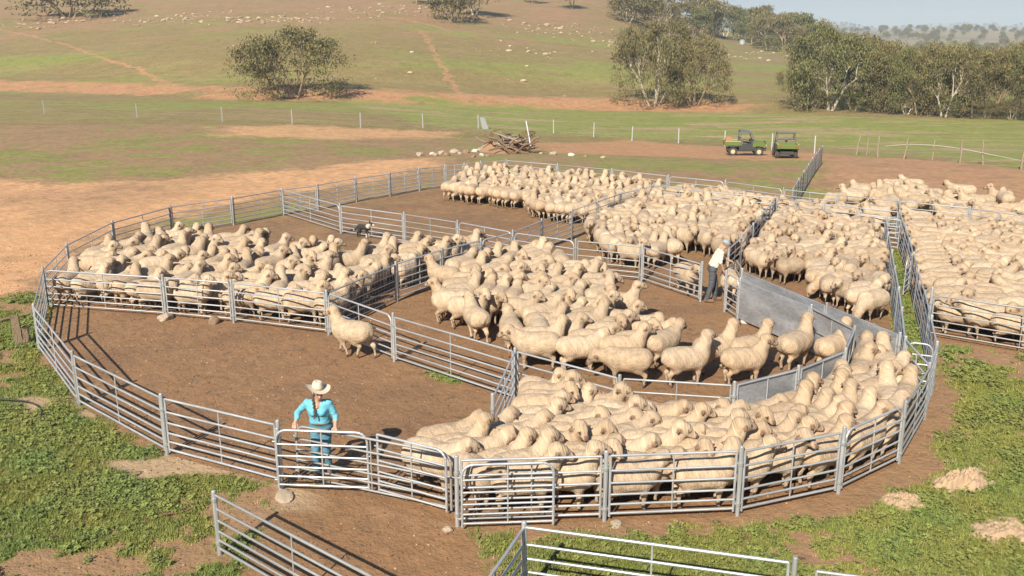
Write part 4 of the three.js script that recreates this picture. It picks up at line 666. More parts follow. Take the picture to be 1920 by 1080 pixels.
// star pickets and wires across the paddock
const PICKET = std(0.48, 0.50, 0.52, 0.6, 0.2), OLDPOST = std(0.25, 0.19, 0.14, 0.95);
PICKETS.forEach(([x, d], i) => { const t = thing('fence_picket', `${ORD[i]} thin steel picket from the left across the paddock`, 'fence post', at(x, d), 0.4, 'paddock pickets'); for (const a of [0, 2.1, 4.2]) { const m = part('flange', cached('flange', () => { const g = new THREE.BoxGeometry(0.045, 1.5, 0.008); g.translate(0.022, 0.55, 0); return g; }), PICKET, t); m.rotation.y = a; } t.rotation.z = (hash(i, 5, 6) - 0.5) * 0.06; });
const THINWIRE = std(0.25, 0.24, 0.22, 0.7, 0.3);
function wires(list, hs, label, group, mat = THINWIRE, r = 0.0035) { const t = thing('fence_wires', label, 'wire', [0, 0, 0], 0, group); for (const h of hs) for (let i = 1; i < list.length; i++) bar(t, 'wire', V(...at(...list[i - 1], h)), V(...at(...list[i], h)), r, mat, 5); }
wires(PICKETS, [0.2, 0.45, 0.7, 0.95, 1.2], 'thin wires strung between the paddock pickets');
RPOSTS.forEach(([x, d], i) => { const dark = i % 3 === 1 || i === 4; const m = one('timber_fence_post', cached('tp' + (i % 3), () => timber(1.7, 0.06, 0.05, 0.05, 40 + i)), OLDPOST, `${ORD[i]} old leaning post from the left behind the far right pen`, 'fence post', at(x, d, 0.55), i, 'old posts at far right'); m.rotation.z = Math.PI / 2 + (hash(i, 8, 8) - 0.5) * 0.25; if (dark) m.scale.setScalar(0.85); });
wires(RPOSTS, [0.3, 0.6, 0.9], 'sagging wires between the old posts at far right');
{ const p = [[25.2, 63, 0.75], [26.2, 60.9, 0.95], [27.4, 58, 0.9], [28.6, 55, 0.6], [29.2, 51, 0.4], [30.5, 47, 0.3]].map(q => V(...at(...q))); one('white_pipe', new THREE.TubeGeometry(new THREE.CatmullRomCurve3(p), 40, 0.02, 7), STONE_WH, 'long pale pipe slung along the old posts at far right', 'pipe'); }
// rubbish heap of stumps, timber, wire and stone behind the back fence
{
  const cx = -0.6, cd = 65.5, n = 34, g = new THREE.PlaneGeometry(2, 2, n, n), p = g.attributes.position; g.rotateX(-Math.PI / 2);
  for (let i = 0; i < p.count; i++) { const u = p.getX(i), v = p.getZ(i), r = Math.hypot(u, v) + (vn(u * 3, v * 3, 17) - 0.5) * 0.4, b = sm((1 - r) / 0.9); p.setXYZ(i, u * 2.2, b * 0.6 * (0.6 + 0.7 * fbm(u * 4, v * 4, 3, 19)) - 0.08 - (b <= 0 ? 0.2 : 0), v * 2.2); }
  g.computeVertexNormals(); one('earth_mound', g, std(...C_SOIL, 1), 'mound of red earth under the rubbish heap behind the back fence', 'mound', at(cx, cd, 0.05), 0);
  const R = rng(66);
  for (let i = 0; i < 34; i++) { const a = R() * 6.283, r = 0.3 + R() * 1.5, x = cx + 0.4 + Math.cos(a) * r * 1.1, d = cd + Math.sin(a) * r, len = 1.2 + R() * 2.3; stick('scrap_timber', x, d, 0.2 + (1.9 - r) * 0.5 * R() + 0.25, len, 0.05 + R() * 0.05, 0.03 + R() * 0.03, 0.25, 500 + i, R() * 6.28, (R() - 0.5) * 1.3, [WOOD, WOOD_GREY, RUST, WOOD][i % 4], `${['old brown', 'old grey', 'rust brown', 'old brown'][i % 4]} ${len > 2.4 ? 'long ' : len < 1.7 ? 'short ' : ''}timber tangled in the ${x < cx + 0.4 ? 'left' : 'right'} of the rubbish heap`, 'timber', 'timber in the rubbish heap'); }
  const sc = [[-1.6, 0.3, 0.5], [-2.0, -0.4, 0.38], [-2.6, -1.5, 0.45], [-3.3, -2.0, 0.5], [-4.1, -3.2, 0.45], [-4.7, -3.6, 0.3], [-3.7, -4.2, 0.4], [-5.4, -4.9, 0.42], [-2.9, -3.0, 0.3], [-1.4, -4.0, 0.3], [-1.0, -4.6, 0.28], [3.4, -1.7, 0.38], [2.6, -0.9, 0.25], [4.6, -2.6, 0.35], [5.5, -3.6, 0.28], [6.6, -4.4, 0.25], [0.9, -0.3, 0.3], [-0.4, 0.8, 0.4], [-1.9, -5.2, 0.3], [-4.4, -4.6, 0.3]];
  sc.forEach(([x, d, s], i) => stone(cx + x, cd + d, s * 0.8, s * 0.45, s * 0.6, [STONE, STONE_WH, STONE_DK, STONE][i % 4], i % 4 === 1 ? 'white rock spilled in front of the rubbish heap' : 'rock spilled round the rubbish heap behind the back fence', i % 4 === 1 ? 'white rocks at the rubbish heap' : 'rocks at the rubbish heap'));
  const coil = []; for (let i = 0; i <= 90; i++) { const a = i / 90 * 6.283 * 5; coil.push(V(Math.cos(a) * (0.62 + 0.08 * Math.sin(i)), 0.5 + Math.sin(a) * 0.5, (i / 90 - 0.5) * 0.7 + 0.1 * Math.sin(i * 1.7))); }
  for (const [x, d, t, lab] of [[-0.9, 66.6, 0.2, 'left'], [1.2, 65.5, 1.1, 'right']]) one('wire_coil', new THREE.TubeGeometry(new THREE.CatmullRomCurve3(coil), 220, 0.02, 5), RUST, `rusty wire coil on the ${lab} of the rubbish heap`, 'wire coil', at(x, d, 0.5), t);
  const t = thing('leaning_sheet', 'bent pale sheet hanging on a picket behind the rubbish heap', 'sheet', at(-2.7, 90.0), 0.2); const sg = new THREE.PlaneGeometry(0.7, 1.1, 8, 8), sp = sg.attributes.position; for (let i = 0; i < sp.count; i++) { sp.setZ(i, 0.12 * Math.sin(sp.getX(i) * 7) + 0.05 * sp.getY(i)); sp.setX(i, sp.getX(i) * (0.8 - 0.25 * sp.getY(i)) - sp.getY(i) * 0.3); } sg.computeVertexNormals(); part('sheet', sg, std(0.34, 0.36, 0.38, 0.6, 0.3, { side: THREE.DoubleSide }), t).position.y = 0.55;
  stick('tin_strut', 1.15, 65.1, 1.3, 2.0, 0.06, 0.06, 0.03, 777, 1.9, 1.0, STEEL2, 'pale pole leaning on the right of the rubbish heap', 'pole');
}
// a tank on the shoulder of the hill
{ const t = thing('water_tank', 'small pale tank at the edge of scrub on the hill shoulder', 'tank', at(71.5, 298), 0.3); part('tank_body', new THREE.CylinderGeometry(0.9, 0.9, 1.3, 20), std(0.36, 0.40, 0.43, 0.5, 0.3), t).position.y = 0.65; part('tank_roof', new THREE.ConeGeometry(0.95, 0.25, 20), std(0.38, 0.42, 0.45, 0.5, 0.3), t).position.y = 1.42; }
console.log('landscape done', performance.now() | 0);

// ---------------------------------------------------------------- people
const SKINMAT = std(1, 1, 1, 0.8, 0, { vertexColors: true });
function handBones(w, fwd, down, side, tag, curl) {      // wrist, pointing direction, palm normal, thumb side
  const P = (f, s, n) => [w[0] + fwd[0] * f + side[0] * s + down[0] * n, w[1] + fwd[1] * f + side[1] * s + down[1] * n, w[2] + fwd[2] * f + side[2] * s + down[2] * n];
  const B = [[...P(-0.03, 0, 0), 0.027, ...P(0.015, 0, 0), 0.026, tag, 0, 0.02], [...P(0.02, 0.016, 0), 0.019, ...P(0.075, 0.022, 0), 0.015, tag, 0, 0.02], [...P(0.02, -0.014, 0), 0.019, ...P(0.072, -0.02, 0), 0.015, tag, 0, 0.02]];
  [[0.03, 0.036], [0.011, 0.042], [-0.009, 0.039], [-0.028, 0.03]].forEach(([s, l]) => { B.push([...P(0.075, s, 0), 0.0095, ...P(0.075 + l * (1 - curl * 0.3), s, l * curl), 0.009, tag, 0, 0.006], [...P(0.075 + l * (1 - curl * 0.3), s, l * curl), 0.009, ...P(0.075 + l * (1.25 - curl * 1.0), s, l * (0.4 + curl * 1.5)), 0.0078, tag, 0, 0.006]); });
  B.push([...P(0.012, 0.026, 0), 0.013, ...P(0.045, 0.052, 0.012), 0.0105, tag, 0, 0.01], [...P(0.045, 0.052, 0.012), 0.0105, ...P(0.072, 0.05, 0.03), 0.009, tag, 0, 0.006]);
  return B;
}
function figure(body, head, hands, colours, folds) {
  const pal = (tg, x, y, z) => { const c = colours[tg], n = 0.94 + 0.12 * vn(x * 40, y * 40 + z * 23, 6); return [c[0] * n, c[1] * n, c[2] * n]; };
  const gs = [bodyGeo(body, 0.0125, 0.03, pal, folds), bodyGeo(head, 0.0055, 0.02, pal)]; for (const h of hands) gs.push(bodyGeo(h, 0.0045, 0.01, pal));
  return mergeGeometries(gs);
}
function headBones(c, f, s, cols) {                      // c: skull centre, f: facing unit vector, s: unit vector to the figure's left
  const u = [f[1] * s[2] - f[2] * s[1], f[2] * s[0] - f[0] * s[2], f[0] * s[1] - f[1] * s[0]].map(v => v), sg = u[1] < 0 ? -1 : 1;
  const P = (a, b, e) => [0, 1, 2].map(i => c[i] + f[i] * a + s[i] * b + u[i] * sg * e);
  const B = [[...P(-0.015, 0, 0.02), 0.088, ...P(0.01, 0, 0.0), 0.082, cols.hair, 0, 0.03], [...P(0.035, 0, 0.015), 0.068, ...P(0.045, 0, -0.05), 0.055, 'skin', 0, 0.03], [...P(0.05, 0, -0.085), 0.036, ...P(0.062, 0, -0.092), 0.03, 'skin', 0, 0.03], [...P(0.098, 0, 0.0), 0.010, ...P(0.118, 0, -0.035), 0.0135, 'skin', 0, 0.012], [...P(0.09, -0.016, -0.066), 0.007, ...P(0.09, 0.016, -0.066), 0.007, 'lip', 0, 0.006]];
  for (const k of [-1, 1]) { B.push([...P(0.094, k * 0.031, 0.006), 0.0085, ...P(0.094, k * 0.034, 0.006), 0.0085, 'eye', 0, 0.004], [...P(0.09, k * 0.02, 0.024), 0.008, ...P(0.086, k * 0.042, 0.024), 0.007, cols.hair, 0, 0.006], [...P(-0.005, k * 0.082, 0.005), 0.014, ...P(0.0, k * 0.086, -0.025), 0.011, 'skin', 0, 0.01]); }
  return B;
}
const SKIN = [0.42, 0.26, 0.185], LIP = [0.45, 0.2, 0.17], DARK = [0.03, 0.025, 0.02];
{
  const f = [0.42, -0.28, 0.86].map(v => v / Math.hypot(0.42, 0.28, 0.86)), s = [0.9, 0, -0.44], wr = [-0.40, 1.0, 0.10], wl = [0.30, 1.03, 0.32];
  const B = [];
  for (const k of [-1, 1]) {
    B.push([k * 0.07, 0.93, 0, 0.118, k * 0.06, 1.02, 0.03, 0.105, 'jeans', 0, 0.05], [k * 0.06, 1.04, 0.035, 0.103, k * 0.085, 1.30, 0.12, 0.105, 'shirt', 0, 0.05], [0, 1.35, 0.13, 0.075, k * 0.155, 1.365, 0.13, 0.062, 'shirt', 0, 0.04], [k * 0.065, 1.235, 0.185, 0.06, k * 0.065, 1.22, 0.19, 0.055, 'shirt', 0, 0.05]);
    const kx = k < 0 ? -0.10 : 0.07, kz = k < 0 ? 0.07 : 0.0, ax = k < 0 ? -0.10 : 0.09, az = k < 0 ? 0.02 : -0.10;
    B.push([k * 0.08, 0.90, 0, 0.10, kx, 0.48, kz, 0.066, 'jeans', 0, 0.04], [kx, 0.48, kz, 0.064, ax, 0.11, az, 0.052, 'jeans', 0, 0.03], [ax, 0.06, az - 0.03, 0.05, ax + k * 0.015, 0.045, az + 0.14, 0.042, 'boot', 0, 0.03]);
  }
  B.push([-0.175, 1.365, 0.12, 0.06, -0.375, 1.14, 0.0, 0.048, 'shirt', 0, 0.03], [-0.375, 1.14, 0.0, 0.046, -0.365, 1.08, 0.05, 0.043, 'shirt', 0, 0.02], [-0.365, 1.08, 0.05, 0.034, ...wr, 0.027, 'skin', 0, 0.012]);
  B.push([0.175, 1.365, 0.12, 0.06, 0.265, 1.13, 0.10, 0.048, 'shirt', 0, 0.03], [0.265, 1.13, 0.10, 0.046, 0.28, 1.09, 0.18, 0.043, 'shirt', 0, 0.02], [0.28, 1.09, 0.18, 0.034, ...wl, 0.027, 'skin', 0, 0.012]);
  B.push([0.0, 1.37, 0.15, 0.056, 0.02, 1.50, 0.19, 0.05, 'skin', 0, 0.02], [0.0, 1.33, 0.215, 0.03, 0.005, 1.37, 0.2, 0.034, 'skin', 0, 0.015], [-0.06, 1.385, 0.14, 0.03, 0.06, 1.385, 0.14, 0.03, 'shirt', 0, 0.02]);
  const col = { jeans: [0.075, 0.20, 0.28], shirt: [0.12, 0.39, 0.50], boot: [0.16, 0.09, 0.05], skin: SKIN, lip: LIP, eye: DARK, hair: [0.06, 0.038, 0.025] };
  const p = thing('person', 'person in sky blue shirt and wide cream hat leaning on the front gate', 'person', at(-3.12, 14.06), 0);
  part('body', figure(B, headBones([0.03, 1.59, 0.205], f, s, { hair: 'hair' }), [handBones(wr, [0.1, -0.1, 0.99], [0, -1, -0.1], [1, 0, 0], 'skin', 0.8), handBones(wl, [0.1, -0.1, 0.99], [0, -1, -0.1], [-1, 0, 0], 'skin', 0.8)], col, (x, y, z) => y > 0.95 ? 0.005 * (vn(x * 22, y * 30 + z * 9, 12) - 0.5) * 2 : 0.006 * (vn(x * 14, y * 26, 13) - 0.5) * 2), SKINMAT, p);
  const hat = new THREE.Group(); hat.name = 'hat'; p.add(hat); hat.position.set(0.02, 1.645, 0.20); hat.rotation.set(0.02, 0.45, -0.16);
  const HAT = std(0.53, 0.45, 0.35, 0.9, 0, { side: THREE.DoubleSide });
  const brim = new THREE.RingGeometry(0.085, 0.215, 48, 5), bp = brim.attributes.position; brim.rotateX(-Math.PI / 2); for (let i = 0; i < bp.count; i++) { const x = bp.getX(i), z = bp.getZ(i), r = Math.hypot(x, z) / 0.215; bp.setY(i, 0.05 * Math.pow(Math.abs(x) / 0.215, 2.2) * r - 0.018 * r * Math.abs(z / 0.215)); bp.setX(i, x * 0.94); bp.setZ(i, z * 1.04); } brim.computeVertexNormals(); part('brim', brim, HAT, hat);
  const crown = new THREE.LatheGeometry([[0.098, 0], [0.098, 0.025], [0.092, 0.06], [0.083, 0.098], [0.066, 0.118], [0.035, 0.108], [0.001, 0.096]].map(q => new THREE.Vector2(...q)), 32), cp = crown.attributes.position; for (let i = 0; i < cp.count; i++) { const y = cp.getY(i), pinch = 1 - 0.2 * sm((y - 0.05) / 0.07) * sm(cp.getZ(i) / 0.06); cp.setX(i, cp.getX(i) * 0.93 * pinch); cp.setZ(i, cp.getZ(i) * 1.1); } crown.computeVertexNormals(); part('crown', crown, HAT, hat);
  part('hat_band', new THREE.CylinderGeometry(0.1, 0.1005, 0.022, 32, 1, true), std(0.36, 0.26, 0.17, 0.8, 0, { side: THREE.DoubleSide }), hat).position.y = 0.014; hat.children[2].scale.set(0.94, 1, 1.105);
  const br = new THREE.CatmullRomCurve3([V(-0.06, 1.53, 0.17), V(-0.055, 1.46, 0.22), V(-0.04, 1.37, 0.255), V(-0.03, 1.26, 0.275), V(-0.035, 1.16, 0.26)]), bs = []; for (let i = 0; i < 15; i++) { const g = new THREE.SphereGeometry(0.021 - i * 0.0005, 8, 6); const q = br.getPoint(i / 14); g.scale(1, 1.15, 0.9); g.translate(q.x + (i % 2 ? 0.005 : -0.005), q.y, q.z); bs.push(g); } part('hair_braid', mergeGeometries(bs), std(0.075, 0.045, 0.03, 0.7), p);
  part('belt', new THREE.TorusGeometry(0.128, 0.016, 8, 32), std(0.10, 0.055, 0.03, 0.7), p).position.set(0, 1.02, 0.022); p.children[3].rotation.x = Math.PI / 2 + 0.2; p.children[3].scale.set(1.32, 0.98, 1);
}
{
  const f = [0.93, -0.36, 0.08].map(v => v / Math.hypot(0.93, 0.36, 0.08)), s = [0.08, 0, -1], wn_ = [0.27, 0.92, 0.22], wf = [0.50, 1.13, -0.13], B = [];
  for (const k of [-1, 1]) {
    B.push([0.0, 0.95, k * 0.08, 0.115, 0.03, 1.02, k * 0.075, 0.11, 'jeans', 0, 0.05], [0.04, 1.06, k * 0.075, 0.118, 0.17, 1.33, k * 0.095, 0.12, 'shirt', 0, 0.05], [0.19, 1.40, 0, 0.075, 0.195, 1.405, k * 0.165, 0.068, 'shirt', 0, 0.04]);
    const kn = k > 0 ? [-0.02, 0.50, 0.11] : [0.13, 0.50, -0.10], an = k > 0 ? [-0.13, 0.11, 0.10] : [0.13, 0.11, -0.10];
    B.push([0, 0.93, k * 0.09, 0.108, ...kn, 0.078, 'jeans', 0, 0.04], [...kn, 0.076, ...an, 0.066, 'jeans', 0, 0.03], [an[0] - 0.03, 0.06, an[2], 0.05, an[0] + 0.16, 0.05, an[2] + k * 0.02, 0.045, 'boot', 0, 0.03]);
  }
  B.push([0.19, 1.40, 0.18, 0.066, 0.16, 1.17, 0.235, 0.054, 'shirt', 0, 0.03], [0.16, 1.17, 0.235, 0.043, ...wn_, 0.03, 'skin', 0, 0.014], [0.20, 1.40, -0.18, 0.066, 0.33, 1.20, -0.20, 0.054, 'shirt', 0, 0.03], [0.33, 1.20, -0.20, 0.043, ...wf, 0.03, 'skin', 0, 0.014]);
  B.push([0.21, 1.42, 0, 0.062, 0.30, 1.55, 0, 0.056, 'skin', 0, 0.02], [0.17, 1.44, -0.05, 0.034, 0.17, 1.44, 0.05, 0.034, 'shirt', 0, 0.02]);
  const col = { jeans: [0.06, 0.068, 0.08], shirt: [0.56, 0.52, 0.41], boot: [0.19, 0.105, 0.056], skin: [0.35, 0.21, 0.14], lip: LIP, eye: DARK, hair: [0.22, 0.2, 0.18] };
  const p = thing('person', 'person in pale shirt, dark jeans and cap working the draft gate', 'person', at(5.5, 24.75), 0);
  part('body', figure(B, headBones([0.345, 1.635, 0], f, s, { hair: 'hair' }), [handBones(wn_, [0.35, -0.93, 0], [0.6, 0, -0.8], [0.6, 0.2, 0.7], 'skin', 0.6), handBones(wf, [0.97, -0.2, 0.1], [0, -1, 0], [0, 0, 1], 'skin', 0.8)], col, (x, y, z) => 0.007 * (vn(x * 18 + z * 9, y * 24, 22) - 0.5) * 2), SKINMAT, p);
  const CAP = std(0.25, 0.29, 0.32, 0.9), cap = new THREE.Group(); cap.name = 'cap'; p.add(cap); cap.position.set(0.335, 1.665, 0); cap.rotation.z = -0.32;
  const dome = new THREE.SphereGeometry(0.104, 24, 12, 0, 6.2832, 0, 1.62); dome.scale(1.02, 0.92, 0.92); part('crown', dome, CAP, cap);
  const peak = new THREE.CylinderGeometry(0.09, 0.09, 0.008, 24, 1, false, 0, Math.PI); peak.scale(0.92, 1, 1.05); part('peak', peak, std(0.2, 0.23, 0.25, 0.9), cap).position.set(0.075, 0.0, 0);
  part('belt', new THREE.TorusGeometry(0.128, 0.018, 8, 32), std(0.12, 0.07, 0.04, 0.7), p).position.set(0.03, 1.045, 0); p.children[2].rotation.set(Math.PI / 2, 0.25, 0); p.children[2].scale.set(0.98, 1.42, 1);
}
// ---------------------------------------------------------------- dog
{
  const B = [[0.16, 0.36, 0, 0.10, -0.20, 0.37, 0, 0.085, 'black', 0, 0.06], [0.20, 0.40, 0, 0.085, 0.33, 0.50, 0, 0.062, 'white', 0, 0.05], [0.33, 0.53, 0, 0.062, 0.38, 0.52, 0, 0.056, 'black', 0, 0.03], [0.41, 0.50, 0, 0.036, 0.48, 0.475, 0, 0.026, 'white', 0, 0.02], [0.485, 0.48, 0, 0.016, 0.495, 0.48, 0, 0.014, 'black', 0, 0.01], [-0.27, 0.38, 0, 0.04, -0.42, 0.24, 0, 0.035, 'black', 0, 0.04], [-0.42, 0.24, 0, 0.033, -0.50, 0.20, 0, 0.022, 'white', 0, 0.03]];
  for (const k of [-1, 1]) { B.push([0.32, 0.58, k * 0.045, 0.022, 0.31, 0.635, k * 0.06, 0.012, 'black', 0, 0.02], [0.16, 0.33, k * 0.07, 0.055, 0.15, 0.18, k * 0.065, 0.03, 'black', 0, 0.03], [0.15, 0.18, k * 0.065, 0.026, 0.17, 0.025, k * 0.065, 0.022, 'white', 0, 0.02], [-0.21, 0.34, k * 0.065, 0.08, -0.15, 0.23, k * 0.07, 0.05, 'black', 0, 0.03], [-0.15, 0.23, k * 0.07, 0.042, -0.27, 0.15, k * 0.065, 0.026, 'black', 0, 0.02], [-0.27, 0.15, k * 0.065, 0.024, -0.25, 0.025, k * 0.065, 0.022, 'black', 0, 0.02]); }
  const col = { black: [0.022, 0.02, 0.018], white: [0.42, 0.385, 0.335] };
  one('sheepdog', bodyGeo(B, 0.016, 0.03, tg => col[tg], (x, y, z) => 0.008 * wn(x * 20, y * 20, z * 20, 5)), std(1, 1, 1, 0.9, 0, { vertexColors: true }), 'black and white dog standing behind the left mob', 'dog', at(-5.42, 33.4), -0.6).scale.setScalar(1.05);
}
// ---------------------------------------------------------------- two green utility buggies
function roundedBox(w, h, d, r = 0.03) { const s = new THREE.Shape(), a = w / 2 - r, b = h / 2 - r; s.moveTo(-a, -b - r); s.lineTo(a, -b - r); s.quadraticCurveTo(a + r, -b - r, a + r, -b); s.lineTo(a + r, b); s.quadraticCurveTo(a + r, b + r, a, b + r); s.lineTo(-a, b + r); s.quadraticCurveTo(-a - r, b + r, -a - r, b); s.lineTo(-a - r, -b); s.quadraticCurveTo(-a - r, -b - r, -a, -b - r); const g = new THREE.ExtrudeGeometry(s, { depth: d - 2 * r * 0.6, bevelEnabled: true, bevelThickness: r * 0.6, bevelSize: r * 0.5, bevelSegments: 2, curveSegments: 4 }); g.translate(0, 0, -d / 2 + r * 0.6); return g; }
const GREEN = std(0.10, 0.14, 0.028, 0.5), BLACK = std(0.03, 0.032, 0.034, 0.6), TYRE = std(0.045, 0.04, 0.036, 0.95), RIM = std(0.45, 0.36, 0.25, 0.7), CAGE = std(0.10, 0.105, 0.115, 0.5), SEAT = std(0.16, 0.13, 0.09, 0.8), TRIM = std(0.30, 0.26, 0.13, 0.7), LAMP = std(0.7, 0.72, 0.72, 0.2);
function buggy(label, x, d, turn, load) {
  const t = thing('utility_buggy', label, 'vehicle', at(x, d, 0.02), turn, 'green utility buggies');
  const put_ = (name, g, m, p, par = t) => { const q = part(name, g, m, par); q.position.set(...p); return q; };
  put_('chassis', roundedBox(2.5, 0.2, 0.9), BLACK, [0, 0.42, 0]);
  put_('floor_pan', roundedBox(1.15, 0.26, 1.36), BLACK, [0.12, 0.5, 0]);
  for (const [wx, wz] of [[0.95, 0.6], [0.95, -0.6], [-0.9, 0.6], [-0.9, -0.6]]) {
    const w = new THREE.Group(); w.name = 'wheel'; t.add(w); w.position.set(wx, 0.31, wz);
    const ty = part('tyre', cached('tyre', () => { const g = new THREE.LatheGeometry([[0.16, -0.11], [0.26, -0.125], [0.305, -0.1], [0.315, 0], [0.305, 0.1], [0.26, 0.125], [0.16, 0.11]].map(q => new THREE.Vector2(...q)), 28); g.rotateX(Math.PI / 2); return g; }), TYRE, w);
    const ri = part('rim', cached('rim', () => { const g = new THREE.CylinderGeometry(0.175, 0.175, 0.2, 20); g.rotateX(Math.PI / 2); return g; }), RIM, w); void ty; void ri;
  }
  // nose
  const nose = new THREE.Shape(); nose.moveTo(0.42, 0.5); nose.lineTo(0.6, 0.62); nose.quadraticCurveTo(0.95, 0.78, 1.28, 0.6); nose.lineTo(1.42, 0.6); nose.lineTo(1.4, 0.78); nose.quadraticCurveTo(1.2, 0.96, 0.66, 1.02); nose.lineTo(0.5, 1.0); nose.lineTo(0.42, 0.5);
  const ng = new THREE.ExtrudeGeometry(nose, { depth: 1.12, bevelEnabled: true, bevelSize: 0.03, bevelThickness: 0.05, bevelSegments: 2 }); ng.translate(0, 0, -0.56); const hood = put_('hood', ng, GREEN, [0, 0, 0]);
  for (const z of [-0.4, 0.4]) put_('headlight', roundedBox(0.05, 0.1, 0.22), LAMP, [1.44, 0.74, z], hood);
  put_('front_bumper', roundedBox(0.16, 0.24, 1.1), BLACK, [1.36, 0.5, 0]);
  const gd = new THREE.Group(); gd.name = 'bull_bar'; t.add(gd); for (const z of [-0.35, 0.35]) bar(gd, 'tube', V(1.48, 0.45, z), V(1.42, 0.98, z), 0.025, BLACK); bar(gd, 'tube', V(1.42, 0.98, -0.35), V(1.42, 0.98, 0.35), 0.025, BLACK); bar(gd, 'tube', V(1.46, 0.7, -0.35), V(1.46, 0.7, 0.35), 0.02, BLACK);
  // cargo box
  const box = new THREE.Group(); box.name = 'cargo_box'; t.add(box); box.position.set(-0.92, 0.86, 0);
  put_('bed', roundedBox(1.05, 0.06, 1.34, 0.02), BLACK, [0, -0.12, 0], box); for (const z of [-0.67, 0.67]) put_('side_panel', roundedBox(1.08, 0.28, 0.05, 0.02), GREEN, [0, 0.02, z], box); put_('tailgate', roundedBox(0.05, 0.28, 1.36, 0.02), GREEN, [-0.54, 0.02, 0], box); put_('headboard', roundedBox(0.05, 0.32, 1.36, 0.02), GREEN, [0.54, 0.03, 0], box);
  for (const z of [-0.68, 0.68]) put_('side_trim', roundedBox(1.1, 0.07, 0.08, 0.02), TRIM, [0, 0.17, z], box);
  for (const z of [-0.5, 0.5]) put_('tail_light', roundedBox(0.03, 0.08, 0.12, 0.01), std(0.35, 0.03, 0.02, 0.4), [-0.58, 0.03, z], box);
  for (const [wx, wz] of [[-0.9, 0.62], [-0.9, -0.62]]) put_('mudguard', roundedBox(0.72, 0.06, 0.24, 0.02), BLACK, [wx, 0.68, wz]);
  // cab
  for (const z of [-0.33, 0.33]) { const s = new THREE.Group(); s.name = 'seat'; t.add(s); put_('cushion', roundedBox(0.48, 0.14, 0.52, 0.05), SEAT, [-0.05, 0.74, z], s); const b = put_('backrest', roundedBox(0.12, 0.46, 0.52, 0.05), SEAT, [-0.3, 1.0, z], s); b.rotation.z = 0.15; }
  put_('dashboard', roundedBox(0.2, 0.26, 1.2), BLACK, [0.5, 0.98, 0]);
  const sw = put_('steering_wheel', new THREE.TorusGeometry(0.16, 0.018, 8, 24), BLACK, [0.34, 1.08, 0.3]); sw.rotation.set(0, Math.PI / 2, 0); sw.rotation.order = 'YXZ'; sw.rotation.x = -0.5;
  for (const z of [-0.66, 0.66]) { put_('door_net', roundedBox(0.72, 0.34, 0.03, 0.02), BLACK, [0.1, 0.72, z]); }
  const c = new THREE.Group(); c.name = 'roll_cage'; t.add(c);
  for (const z of [-0.64, 0.64]) { bar(c, 'tube', V(0.62, 0.98, z), V(0.36, 1.62, z * 0.92), 0.032, CAGE); bar(c, 'tube', V(0.36, 1.62, z * 0.92), V(-0.38, 1.70, z * 0.92), 0.032, CAGE); bar(c, 'tube', V(-0.38, 1.70, z * 0.92), V(-0.42, 0.62, z), 0.036, CAGE); bar(c, 'tube', V(-0.4, 1.12, z), V(0.5, 0.96, z), 0.02, CAGE); }
  for (const [px, py] of [[0.36, 1.62], [-0.38, 1.70], [-0.4, 1.3], [0.0, 1.66]]) bar(c, 'tube', V(px, py, -0.59), V(px, py, 0.59), 0.03, CAGE);
  put_('roof', roundedBox(0.78, 0.045, 1.22, 0.02), CAGE, [-0.02, 1.715, 0]).rotation.z = -0.10;
  t.scale.setScalar(0.97);
  if (load) { const [ax, ad] = [x - 1.15, d]; const m = one('hessian_bundle', new THREE.CylinderGeometry(0.24, 0.24, 0.5, 16).rotateX(Math.PI / 2), std(0.33, 0.17, 0.09, 0.95), 'brown round bundle in the tray of the left buggy', 'bundle', at(ax, ad, 1.12), turn); m.scale.set(1, 0.9, 1); }
}
buggy('green utility buggy seen side on beyond the back fence', 16.42, 65.9, -0.1, true);
buggy('green utility buggy seen from behind near the receding fence', 18.32, 62.6, 1.42, false);
console.log('figures done', performance.now() | 0);

